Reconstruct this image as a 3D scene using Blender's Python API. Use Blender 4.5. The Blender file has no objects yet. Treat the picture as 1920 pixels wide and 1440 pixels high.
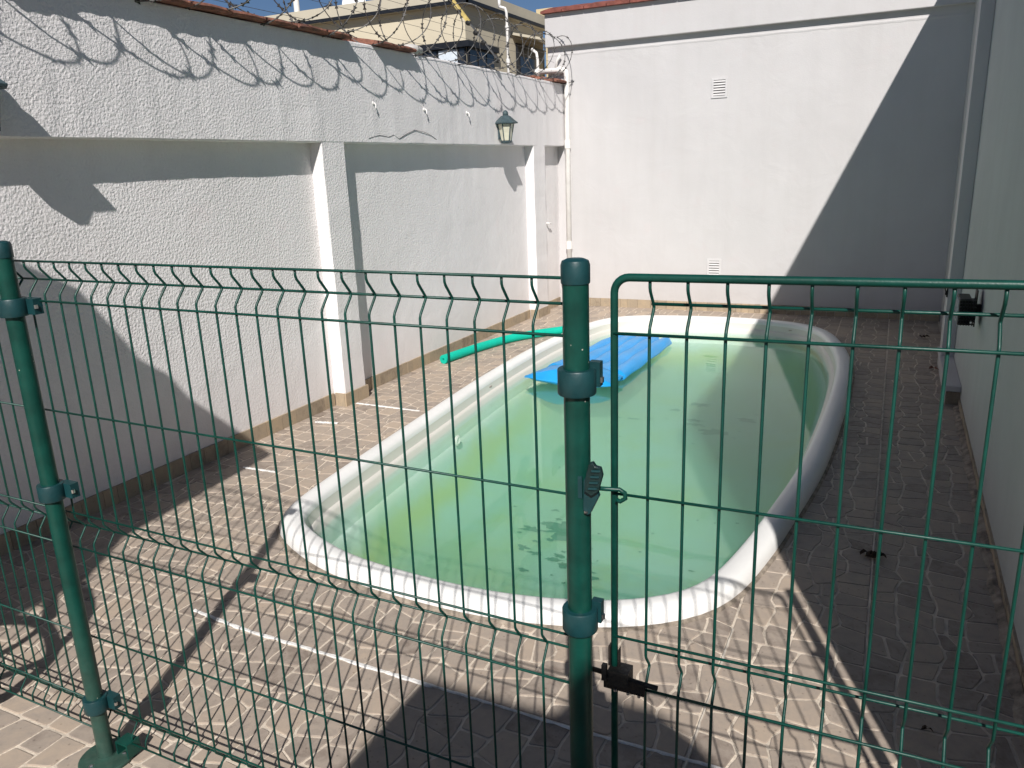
import bpy, bmesh, math, random
from mathutils import Vector, Matrix
from mathutils.geometry import intersect_point_line
random.seed(7)
S = bpy.context.scene
COL = S.collection
R = math.radians

# ---------------------------------------------------------------- camera, light, exposure
cam_d = bpy.data.cameras.new('camera')
cam_d.sensor_fit = 'HORIZONTAL'; cam_d.sensor_width = 36.0
cam_d.lens = 1465.95 / 1920 * 36.0
cam_d.clip_start = 0.02; cam_d.clip_end = 4000
cam = bpy.data.objects.new('camera', cam_d); COL.objects.link(cam)
_r = Vector((0.90190503, 0.43045119, -0.03576436)); _u = Vector((-0.08452208, 0.25708086, 0.96268658)); _f = Vector((-0.42358392, 0.86522899, -0.26824516))
cam.matrix_world = Matrix(((_r.x, _u.x, -_f.x, 2.9967), (_r.y, _u.y, -_f.y, 0.0), (_r.z, _u.z, -_f.z, 1.4123), (0, 0, 0, 1)))
S.camera = cam

SUN_EL, SUN_AZ = R(39.5), R(22.5)          # shadows run 22.5 degrees left of the yard's long axis
world = bpy.data.worlds.new('World'); S.world = world; world.use_nodes = True
wn = world.node_tree; wn.nodes.clear()
sky = wn.nodes.new('ShaderNodeTexSky'); sky.sky_type = 'NISHITA'; sky.sun_disc = False
sky.sun_elevation = SUN_EL; sky.sun_rotation = math.pi - SUN_AZ
sky.air_density = 0.8; sky.dust_density = 0.0; sky.ozone_density = 4.5; sky.altitude = 900
bgn = wn.nodes.new('ShaderNodeBackground'); bgn.inputs['Strength'].default_value = 0.05
wo = wn.nodes.new('ShaderNodeOutputWorld')
wn.links.new(sky.outputs[0], bgn.inputs[0]); wn.links.new(bgn.outputs[0], wo.inputs[0])
sun_d = bpy.data.lights.new('sun', 'SUN'); sun_d.energy = 5.0; sun_d.angle = R(0.53); sun_d.color = (1.0, 0.965, 0.925)
sun = bpy.data.objects.new('sun', sun_d); COL.objects.link(sun)
LD = Vector((-math.sin(SUN_AZ) * math.cos(SUN_EL), math.cos(SUN_AZ) * math.cos(SUN_EL), -math.sin(SUN_EL)))
sun.rotation_euler = LD.to_track_quat('-Z', 'Y').to_euler(); sun.location = (8, -10, 12)
S.view_settings.view_transform = 'Standard'; S.view_settings.look = 'None'
S.view_settings.gamma = 1.0; S.view_settings.use_curve_mapping = False
S.view_settings.exposure = 0.12
S.render.engine = 'CYCLES'
S.cycles.max_bounces = 8; S.cycles.volume_bounces = 2; S.cycles.transparent_max_bounces = 12

# ---------------------------------------------------------------- helpers
def link(o, parent=None):
    COL.objects.link(o)
    if parent is not None: o.parent = parent
    return o
def mesh_obj(name, verts, faces, mat, parent=None, smooth=False):
    me = bpy.data.meshes.new(name); me.from_pydata([tuple(v) for v in verts], [], faces); me.update()
    if smooth:
        for p in me.polygons: p.use_smooth = True
    if mat is not None:
        for m in (mat if isinstance(mat, (list, tuple)) else [mat]): me.materials.append(m)
    return link(bpy.data.objects.new(name, me), parent)
def bm_obj(name, bm, mat, parent=None, smooth=False):
    me = bpy.data.meshes.new(name); bm.normal_update(); bm.to_mesh(me); bm.free()
    if smooth:
        for p in me.polygons: p.use_smooth = True
    if mat is not None: me.materials.append(mat)
    return link(bpy.data.objects.new(name, me), parent)
def add_box(bm, a, b, bevel=0.0):
    x0, y0, z0 = a; x1, y1, z1 = b
    vs = [bm.verts.new(p) for p in ((x0,y0,z0),(x1,y0,z0),(x1,y1,z0),(x0,y1,z0),(x0,y0,z1),(x1,y0,z1),(x1,y1,z1),(x0,y1,z1))]
    fs = [bm.faces.new([vs[i] for i in f]) for f in ((3,2,1,0),(4,5,6,7),(0,1,5,4),(1,2,6,5),(2,3,7,6),(3,0,4,7))]
    if bevel > 0:
        es = set(e for f in fs for e in f.edges)
        bmesh.ops.bevel(bm, geom=list(es), offset=bevel, segments=2, affect='EDGES', profile=0.6)
def box(name, a, b, mat, parent=None, bevel=0.0):
    bm = bmesh.new(); add_box(bm, a, b, bevel); return bm_obj(name, bm, mat, parent)
def tube_data(pts, r, n=6, closed=False, caps=True):
    pts = [Vector(p) for p in pts]; N = len(pts); verts = []; faces = []
    rr = r if isinstance(r, (list, tuple)) else [r] * N
    def tan(i):
        if closed: return (pts[(i+1) % N] - pts[i-1]).normalized()
        if i == 0: return (pts[1] - pts[0]).normalized()
        if i == N-1: return (pts[-1] - pts[-2]).normalized()
        return ((pts[i+1]-pts[i]).normalized() + (pts[i]-pts[i-1]).normalized()).normalized()
    t = tan(0); a = Vector((0,0,1)) if abs(t.z) < 0.9 else Vector((1,0,0))
    nrm = (a - t * a.dot(t)).normalized()
    for i in range(N):
        t = tan(i); nrm = (nrm - t * nrm.dot(t)).normalized(); b = t.cross(nrm)
        for k in range(n):
            an = 2*math.pi*k/n
            verts.append(pts[i] + (nrm*math.cos(an) + b*math.sin(an)) * rr[i])
    for i in range(N if closed else N-1):
        j = (i+1) % N
        for k in range(n):
            l = (k+1) % n
            faces.append((i*n+k, i*n+l, j*n+l, j*n+k))
    if caps and not closed:
        faces.append(tuple(range(n-1, -1, -1))); faces.append(tuple((N-1)*n+k for k in range(n)))
    return verts, faces
def tube(name, pts, r, mat, parent=None, n=6, closed=False, smooth=True):
    v, f = tube_data(pts, r, n, closed); return mesh_obj(name, v, f, mat, parent, smooth)
from mathutils import noise as mnoise
def rough_bar(name, a, b, axis, mat, parent=None, ch=0.006, amp=0.0035, step=0.06, seed=0.0):
    """hand-plastered bar: chamfered section swept along one axis, arrises wandering a few millimetres"""
    o = [i for i in range(3) if i != axis]; u0, u1, w0, w1 = a[o[0]], b[o[0]], a[o[1]], b[o[1]]
    sec = [(u0+ch, w0), (u1-ch, w0), (u1, w0+ch), (u1, w1-ch), (u1-ch, w1), (u0+ch, w1), (u0, w1-ch), (u0, w0+ch)]
    n = max(2, int((b[axis]-a[axis])/step)); v = []; f = []
    for i in range(n+1):
        t = a[axis]+(b[axis]-a[axis])*i/n
        for k, (u, w) in enumerate(sec):
            g = k//2; p = [0, 0, 0]; e = 1.0 if 0 < i < n else 0.0
            p[axis] = t; p[o[0]] = u+e*amp*mnoise.noise(Vector((t*5, g*9.1+seed, 1.7)))+e*amp*0.5*mnoise.noise(Vector((t*19, g*3.3+seed, 8.7))); p[o[1]] = w+e*amp*mnoise.noise(Vector((t*5.3, g*7.7+seed, 5.1)))
            v.append(tuple(p))
    for i in range(n):
        for k in range(8): f.append((i*8+k, i*8+(k+1) % 8, (i+1)*8+(k+1) % 8, (i+1)*8+k))
    f.append(tuple(range(7, -1, -1))); f.append(tuple(n*8+k for k in range(8)))
    ob = mesh_obj(name, v, f, mat, parent); bm = bmesh.new(); bm.from_mesh(ob.data); bmesh.ops.recalc_face_normals(bm, faces=bm.faces); bm.to_mesh(ob.data); bm.free(); return ob
class MB:
    def __init__(s): s.v = []; s.f = []
    def add(s, v, f):
        o = len(s.v); s.v += [tuple(x) for x in v]; s.f += [tuple(i+o for i in q) for q in f]
    def tube(s, pts, r, n=6): s.add(*tube_data(pts, r, n))
    def box(s, a, b):
        x0,y0,z0 = a; x1,y1,z1 = b
        s.add([(x0,y0,z0),(x1,y0,z0),(x1,y1,z0),(x0,y1,z0),(x0,y0,z1),(x1,y0,z1),(x1,y1,z1),(x0,y1,z1)], [(3,2,1,0),(4,5,6,7),(0,1,5,4),(1,2,6,5),(2,3,7,6),(3,0,4,7)])
    def lathe(s, c, prof, n=16, a0=0.0):
        v = []; f = []
        for (r, z) in prof:
            for k in range(n):
                an = a0 + 2*math.pi*k/n; v.append((c[0]+r*math.cos(an), c[1]+r*math.sin(an), c[2]+z))
        m = len(prof)
        for i in range(m-1):
            for k in range(n):
                l = (k+1) % n; f.append((i*n+k, i*n+l, (i+1)*n+l, (i+1)*n+k))
        f.append(tuple(range(n-1, -1, -1))); f.append(tuple((m-1)*n+k for k in range(n)))
        s.add(v, f)
    def build(s, name, mat, parent=None, smooth=False): return mesh_obj(name, s.v, s.f, mat, parent, smooth)
def smooth_angle(o, ang=40):
    for p in o.data.polygons: p.use_smooth = True
    try: o.data.set_sharp_from_angle(angle=R(ang))
    except Exception: pass
    return o
def empty(name, loc=(0, 0, 0)):
    o = bpy.data.objects.new(name, None); o.location = loc; o.empty_display_size = 0.1; return link(o)
def tag(o, label, cat, group=None):
    o['label'] = label; o['category'] = cat
    if group: o['group'] = group
    return o
def struct(o, label=None):
    o['kind'] = 'structure'
    if label: o['label'] = label
    return o
def dup(o, parent, loc=None, name=None):
    c = o.copy(); COL.objects.link(c); c.parent = parent
    if loc is not None: c.location = loc
    return c
def catmull(P, per=8, closed=True):
    P = [Vector(p) for p in P]; n = len(P); out = []
    for i in range(n if closed else n-1):
        p0 = P[(i-1) % n] if closed or i > 0 else P[0]; p1 = P[i]; p2 = P[(i+1) % n]
        p3 = P[(i+2) % n] if closed or i+2 < n else P[-1]
        for k in range(per):
            t = k/per
            out.append(0.5*((2*p1) + (p2-p0)*t + (2*p0-5*p1+4*p2-p3)*t*t + (3*p1-p0-3*p2+p3)*t**3))
    if not closed: out.append(P[-1])
    return out

# ---------------------------------------------------------------- materials
def nd(nt, typ, **kw):
    n = nt.nodes.new(typ)
    for k, v in kw.items():
        if k in n.inputs: n.inputs[k].default_value = v
        else: setattr(n, k, v)
    return n
def mat(name, col, rough=0.7, var=0.12, nscale=6.0, bump=0.0, bscale=60.0, bdetail=3.0, spec=0.3, metal=0.0, col2=None, dist=0.01):
    m = bpy.data.materials.new(name); m.use_nodes = True; nt = m.node_tree; L = nt.links
    p = nt.nodes['Principled BSDF']
    p.inputs['Roughness'].default_value = rough; p.inputs['Metallic'].default_value = metal; p.inputs['Specular IOR Level'].default_value = spec
    tc = nd(nt, 'ShaderNodeNewGeometry')
    nz = nd(nt, 'ShaderNodeTexNoise', Scale=nscale, Detail=5.0, Roughness=0.6)
    L.new(tc.outputs['Position'], nz.inputs['Vector'])
    rp = nd(nt, 'ShaderNodeValToRGB')
    c2 = col2 if col2 else tuple(c*(1-var) for c in col)
    c1 = col if col2 else tuple(min(1, c*(1+var*0.5)) for c in col)
    rp.color_ramp.elements[0].position = 0.35; rp.color_ramp.elements[0].color = (*c2, 1)
    rp.color_ramp.elements[1].position = 0.65; rp.color_ramp.elements[1].color = (*c1, 1)
    L.new(nz.outputs['Fac'], rp.inputs['Fac']); L.new(rp.outputs['Color'], p.inputs['Base Color'])
    if bump > 0:
        n2 = nd(nt, 'ShaderNodeTexNoise', Scale=bscale, Detail=bdetail, Roughness=0.55)
        L.new(tc.outputs['Position'], n2.inputs['Vector'])
        b = nd(nt, 'ShaderNodeBump', Strength=bump, Distance=dist)
        L.new(n2.outputs['Fac'], b.inputs['Height']); L.new(b.outputs['Normal'], p.inputs['Normal'])
    return m

def stucco(name, col, heavy, fade, dirt=0.0):
    """painted render: trowelled relief that smooths out along y > fade and near patched feet"""
    m = bpy.data.materials.new(name); m.use_nodes = True; nt = m.node_tree; L = nt.links
    p = nt.nodes['Principled BSDF']; p.inputs['Roughness'].default_value = 0.85; p.inputs['Specular IOR Level'].default_value = 0.2
    g = nd(nt, 'ShaderNodeNewGeometry')
    n0 = nd(nt, 'ShaderNodeTexNoise', Scale=1.3, Detail=6.0, Roughness=0.62); L.new(g.outputs['Position'], n0.inputs['Vector'])
    rp = nd(nt, 'ShaderNodeValToRGB')
    rp.color_ramp.elements[0].position = 0.3; rp.color_ramp.elements[0].color = (*(c*(0.93-dirt) for c in col), 1)
    rp.color_ramp.elements[1].position = 0.62; rp.color_ramp.elements[1].color = (*col, 1)
    L.new(n0.outputs['Fac'], rp.inputs['Fac'])
    # pinkish undercoat worn through in spots
    n1 = nd(nt, 'ShaderNodeTexNoise', Scale=4.5, Detail=8.0, Roughness=0.7); L.new(g.outputs['Position'], n1.inputs['Vector'])
    r1 = nd(nt, 'ShaderNodeValToRGB'); r1.color_ramp.elements[0].position = 0.58; r1.color_ramp.elements[1].position = 0.75
    r1.color_ramp.elements[0].color = (0, 0, 0, 1); r1.color_ramp.elements[1].color = (0.35, 0.35, 0.35, 1)
    L.new(n1.outputs['Fac'], r1.inputs['Fac'])
    mx = nd(nt, 'ShaderNodeMix', data_type='RGBA'); L.new(r1.outputs['Color'], mx.inputs[0]); L.new(rp.outputs['Color'], mx.inputs[6])
    mx.inputs[7].default_value = (col[0]*1.0, col[1]*0.90, col[2]*0.90, 1)
    # grime just above the skirting
    sx = nd(nt, 'ShaderNodeSeparateXYZ'); L.new(g.outputs['Position'], sx.inputs[0])
    ad = nd(nt, 'ShaderNodeMath', operation='MULTIPLY_ADD'); L.new(n1.outputs['Fac'], ad.inputs[0]); ad.inputs[1].default_value = 0.55; L.new(sx.outputs['Z'], ad.inputs[2])
    mr = nd(nt, 'ShaderNodeMapRange'); L.new(ad.outputs[0], mr.inputs['Value'])
    mr.inputs['From Min'].default_value = 0.30; mr.inputs['From Max'].default_value = 0.75; mr.inputs['To Min'].default_value = 0.30; mr.inputs['To Max'].default_value = 0.0
    mx2 = nd(nt, 'ShaderNodeMix', data_type='RGBA'); L.new(mr.outputs[0], mx2.inputs[0]); L.new(mx.outputs[2], mx2.inputs[6])
    mx2.inputs[7].default_value = (col[0]*0.72, col[1]*0.67, col[2]*0.62, 1)
    mp = nd(nt, 'ShaderNodeMapping'); mp.inputs['Scale'].default_value = (7.0, 7.0, 0.55); L.new(g.outputs['Position'], mp.inputs['Vector'])
    ns = nd(nt, 'ShaderNodeTexNoise', Scale=1.0, Detail=7.0, Roughness=0.65); L.new(mp.outputs[0], ns.inputs['Vector'])
    rs = nd(nt, 'ShaderNodeValToRGB'); rs.color_ramp.elements[0].position = 0.30; rs.color_ramp.elements[0].color = (0.90, 0.89, 0.875, 1); rs.color_ramp.elements[1].position = 0.55; rs.color_ramp.elements[1].color = (1, 1, 1, 1)
    L.new(ns.outputs['Fac'], rs.inputs['Fac'])
    mx3 = nd(nt, 'ShaderNodeMix', data_type='RGBA', blend_type='MULTIPLY'); mx3.inputs[0].default_value = 0.35; L.new(mx2.outputs[2], mx3.inputs[6]); L.new(rs.outputs['Color'], mx3.inputs[7])
    L.new(mx3.outputs[2], p.inputs['Base Color'])
    # relief
    n2 = nd(nt, 'ShaderNodeTexNoise', Scale=84.0, Detail=3.0, Roughness=0.5, Distortion=0.25); L.new(g.outputs['Position'], n2.inputs['Vector'])
    r2 = nd(nt, 'ShaderNodeValToRGB'); r2.color_ramp.elements[0].position = 0.30; r2.color_ramp.elements[1].position = 0.72
    L.new(n2.outputs['Fac'], r2.inputs['Fac'])
    fd = nd(nt, 'ShaderNodeMapRange'); L.new(sx.outputs['Y'], fd.inputs['Value'])
    fd.inputs['From Min'].default_value = fade[0]; fd.inputs['From Max'].default_value = fade[1]; fd.inputs['To Min'].default_value = heavy; fd.inputs['To Max'].default_value = heavy*fade[2]
    lo = nd(nt, 'ShaderNodeMapRange'); L.new(sx.outputs['Z'], lo.inputs['Value'])
    lo.inputs['From Min'].default_value = 0.35; lo.inputs['From Max'].default_value = 0.8; lo.inputs['To Min'].default_value = 0.45; lo.inputs['To Max'].default_value = 1.0
    mm = nd(nt, 'ShaderNodeMath', operation='MULTIPLY'); L.new(fd.outputs[0], mm.inputs[0]); L.new(lo.outputs[0], mm.inputs[1])
    b = nd(nt, 'ShaderNodeBump', Distance=0.0034); L.new(mm.outputs[0], b.inputs['Strength']); L.new(r2.outputs['Color'], b.inputs['Height'])
    # broad trowel waviness
    n3 = nd(nt, 'ShaderNodeTexNoise', Scale=3.5, Detail=3.0, Roughness=0.5, Distortion=0.8); L.new(g.outputs['Position'], n3.inputs['Vector'])
    b2 = nd(nt, 'ShaderNodeBump', Strength=0.30, Distance=0.02); L.new(n3.outputs['Fac'], b2.inputs['Height']); L.new(b.outputs['Normal'], b2.inputs['Normal'])
    L.new(b2.outputs['Normal'], p.inputs['Normal'])
    return m

def stone_mat(name, base):
    m = bpy.data.materials.new(name); m.use_nodes = True; nt = m.node_tree; L = nt.links
    p = nt.nodes['Principled BSDF']; p.inputs['Roughness'].default_value = 0.62; p.inputs['Specular IOR Level'].default_value = 0.25
    g = nd(nt, 'ShaderNodeNewGeometry'); oi = nd(nt, 'ShaderNodeObjectInfo')
    at = nd(nt, 'ShaderNodeAttribute', attribute_name='tone')
    n1 = nd(nt, 'ShaderNodeTexNoise', Scale=22.0, Detail=8.0, Roughness=0.7, Distortion=0.5); L.new(g.outputs['Position'], n1.inputs['Vector'])
    n2 = nd(nt, 'ShaderNodeTexNoise', Scale=1.6, Detail=3.0); L.new(g.outputs['Position'], n2.inputs['Vector'])
    s = nd(nt, 'ShaderNodeMath', operation='MULTIPLY_ADD'); L.new(n1.outputs['Fac'], s.inputs[0]); s.inputs[1].default_value = 0.85; 
    s2 = nd(nt, 'ShaderNodeMath', operation='MULTIPLY_ADD'); L.new(at.outputs['Fac'], s2.inputs[0]); s2.inputs[1].default_value = 0.30; s2.inputs[2].default_value = -0.18
    s3 = nd(nt, 'ShaderNodeMath', operation='MULTIPLY_ADD'); L.new(n2.outputs['Fac'], s3.inputs[0]); s3.inputs[1].default_value = 0.45; L.new(s2.outputs[0], s3.inputs[2])
    L.new(s3.outputs[0], s.inputs[2])
    rp = nd(nt, 'ShaderNodeValToRGB'); e = rp.color_ramp.elements
    e[0].position = 0.30; e[0].color = (base[0]*0.60, base[1]*0.57, base[2]*0.56, 1)
    e[1].position = 0.85; e[1].color = (base[0]*1.25, base[1]*1.2, base[2]*1.12, 1)
    mid = e.new(0.56); mid.color = (*base, 1)
    L.new(s.outputs[0], rp.inputs['Fac'])
    # dark specks
    v = nd(nt, 'ShaderNodeTexVoronoi', Scale=38.0); L.new(g.outputs['Position'], v.inputs['Vector'])
    r2 = nd(nt, 'ShaderNodeValToRGB'); r2.color_ramp.elements[0].position = 0.05; r2.color_ramp.elements[0].color = (0.3, 0.28, 0.27, 1); r2.color_ramp.elements[1].position = 0.16; r2.color_ramp.elements[1].color = (1, 1, 1, 1)
    L.new(v.outputs['Distance'], r2.inputs['Fac'])
    mx = nd(nt, 'ShaderNodeMix', data_type='RGBA', blend_type='MULTIPLY'); mx.inputs[0].default_value = 0.5
    L.new(rp.outputs['Color'], mx.inputs[6]); L.new(r2.outputs['Color'], mx.inputs[7]); L.new(mx.outputs[2], p.inputs['Base Color'])
    b = nd(nt, 'ShaderNodeBump', Strength=0.35, Distance=0.003); L.new(n1.outputs['Fac'], b.inputs['Height']); L.new(b.outputs['Normal'], p.inputs['Normal'])
    return m

M = {}
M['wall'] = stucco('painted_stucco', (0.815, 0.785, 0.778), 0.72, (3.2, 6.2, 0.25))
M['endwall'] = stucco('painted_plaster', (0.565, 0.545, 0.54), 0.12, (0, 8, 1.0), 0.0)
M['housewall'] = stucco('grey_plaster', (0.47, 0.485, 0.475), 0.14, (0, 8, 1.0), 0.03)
M['concrete'] = mat('weathered_render', (0.5, 0.48, 0.45), 0.9, 0.2, 3.0, 0.3)
M['stone'] = stone_mat('paving_stone', (0.345, 0.288, 0.24))
M['skirt'] = stone_mat('skirting_stone', (0.34, 0.275, 0.20))
M['grout'] = mat('grout', (0.64, 0.55, 0.45), 0.9, 0.25, 9.0, 0.4, 90.0)
M['cement'] = mat('white_cement', (0.74, 0.72, 0.69), 0.9, 0.2, 25.0, 0.4, 120.0)
M['soil'] = mat('soil', (0.20, 0.17, 0.13), 0.95, 0.3, 1.0)
M['green'] = mat('green_coating', (0.003, 0.052, 0.038), 0.40, 0.25, 25.0, 0.15, 200.0, spec=0.38, dist=0.002)
def dusty(name, src, amt):
    m = M[src].copy(); m.name = name; nt = m.node_tree; L = nt.links; p = nt.nodes['Principled BSDF']
    old = p.inputs['Base Color'].links[0].from_socket
    g = nd(nt, 'ShaderNodeNewGeometry'); sx = nd(nt, 'ShaderNodeSeparateXYZ'); L.new(g.outputs['Position'], sx.inputs[0])
    v = nd(nt, 'ShaderNodeTexVoronoi', Scale=75.0); L.new(g.outputs['Position'], v.inputs['Vector'])
    n = nd(nt, 'ShaderNodeTexNoise', Scale=9.0, Detail=4.0); L.new(g.outputs['Position'], n.inputs['Vector'])
    # chips: small Voronoi cores where the noise is high; dust film thickening towards the ground
    a = nd(nt, 'ShaderNodeMath', operation='LESS_THAN'); L.new(v.outputs['Distance'], a.inputs[0]); a.inputs[1].default_value = 0.10
    b = nd(nt, 'ShaderNodeMath', operation='GREATER_THAN'); L.new(n.outputs['Fac'], b.inputs[0]); b.inputs[1].default_value = 0.60
    c = nd(nt, 'ShaderNodeMath', operation='MULTIPLY'); L.new(a.outputs[0], c.inputs[0]); L.new(b.outputs[0], c.inputs[1])
    mr = nd(nt, 'ShaderNodeMapRange'); L.new(sx.outputs['Z'], mr.inputs['Value']); mr.inputs['From Min'].default_value = 0.0; mr.inputs['From Max'].default_value = 0.45; mr.inputs['To Min'].default_value = amt; mr.inputs['To Max'].default_value = 0.0
    n2 = nd(nt, 'ShaderNodeTexNoise', Scale=60.0, Detail=6.0, Roughness=0.7); L.new(g.outputs['Position'], n2.inputs['Vector'])
    d = nd(nt, 'ShaderNodeMath', operation='MULTIPLY'); L.new(mr.outputs[0], d.inputs[0]); L.new(n2.outputs['Fac'], d.inputs[1])
    e = nd(nt, 'ShaderNodeMath', operation='MAXIMUM'); L.new(c.outputs[0], e.inputs[0]); L.new(d.outputs[0], e.inputs[1])
    mx = nd(nt, 'ShaderNodeMix', data_type='RGBA'); L.new(e.outputs[0], mx.inputs[0]); L.new(old, mx.inputs[6]); mx.inputs[7].default_value = (0.42, 0.40, 0.33, 1); L.new(mx.outputs[2], p.inputs['Base Color'])
    return m
M['post'] = dusty('worn_green_coating', 'green', 0.16)
M['greenblue'] = mat('green_plastic', (0.006, 0.045, 0.050), 0.45, 0.2, 30.0, 0.15, 160.0, spec=0.5, dist=0.002)
M['blackgreen'] = mat('blackish_green_plastic', (0.006, 0.024, 0.024), 0.4, 0.3, 40.0, 0.2, 150.0, spec=0.5)
M['screw'] = mat('zinc_screw', (0.6, 0.6, 0.6), 0.3, 0.1, 30.0, metal=1.0)
M['blackmetal'] = mat('black_metal', (0.018, 0.017, 0.016), 0.5, 0.3, 40.0, 0.2, 150.0)
M['rust'] = mat('rusted_steel', (0.022, 0.017, 0.013), 0.75, 0.5, 45.0, 0.4, 120.0, col2=(0.015, 0.012, 0.011))
M['lampmetal'] = mat('lantern_metal', (0.055, 0.085, 0.095), 0.5, 0.2, 30.0)
M['lampglass'] = mat('milky_glass', (0.62, 0.60, 0.47), 0.25, 0.15, 12.0, spec=0.5)
M['pvc'] = mat('white_pvc', (0.80, 0.77, 0.73), 0.4, 0.1, 8.0, spec=0.4)
M['ventpaint'] = mat('vent_paint', (0.60, 0.58, 0.575), 0.6, 0.08, 12.0)
M['whitepaint'] = mat('white_vent', (0.78, 0.76, 0.74), 0.6, 0.08, 12.0)
M['clay'] = mat('clay_tile', (0.32, 0.135, 0.09), 0.85, 0.4, 16.0, 0.6, 60.0, col2=(0.09, 0.05, 0.04))
M['redclay'] = mat('red_roof_tile', (0.25, 0.085, 0.065), 0.85, 0.4, 12.0, 0.4, 50.0)
M['galv'] = mat('galvanised_wire', (0.16, 0.155, 0.15), 0.5, 0.3, 60.0, metal=0.5)
M['barb'] = mat('razor_barb', (0.06, 0.055, 0.05), 0.55, 0.3, 60.0, metal=0.4)
M['ebracket'] = mat('yellow_bracket', (0.60, 0.46, 0.16), 0.6, 0.2, 30.0)
M['beige'] = mat('beige_render', (0.60, 0.53, 0.40), 0.9, 0.06, 1.2, 0.1)
M['beigetrim'] = mat('beige_parapet', (0.52, 0.47, 0.37), 0.9, 0.08, 1.5)
M['cream'] = mat('cream_render', (0.62, 0.50, 0.30), 0.9, 0.08, 1.5)
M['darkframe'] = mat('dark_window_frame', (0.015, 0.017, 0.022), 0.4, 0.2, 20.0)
M['curtain'] = mat('white_curtain', (0.62, 0.68, 0.74), 0.9, 0.12, 14.0)
M['dish'] = mat('white_dish', (0.78, 0.79, 0.80), 0.5, 0.08, 6.0)
M['foam'] = mat('green_foam', (0.0, 0.46, 0.33), 0.75, 0.12, 8.0, 0.2, 140.0)
M['leaf'] = mat('dead_leaf', (0.045, 0.026, 0.014), 0.9, 0.5, 40.0)
M['jointline'] = mat('joint_line', (0.62, 0.55, 0.47), 0.9, 0.3, 20.0)
M['fillet'] = mat('dirty_mortar', (0.30, 0.25, 0.20), 0.95, 0.5, 22.0, 0.4, 80.0)
M['algae'] = mat('algae', (0.04, 0.06, 0.04), 0.95, 0.4, 60.0)
M['lens'] = mat('flood_glass', (0.55, 0.57, 0.58), 0.15, 0.05, 10.0, spec=0.6)

def window_glass():
    m = bpy.data.materials.new('dark_glass'); m.use_nodes = True; p = m.node_tree.nodes['Principled BSDF']
    p.inputs['Base Color'].default_value = (0.02, 0.025, 0.035, 1); p.inputs['Roughness'].default_value = 0.06; p.inputs['Specular IOR Level'].default_value = 0.6
    return m
M['glass'] = window_glass()

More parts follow.
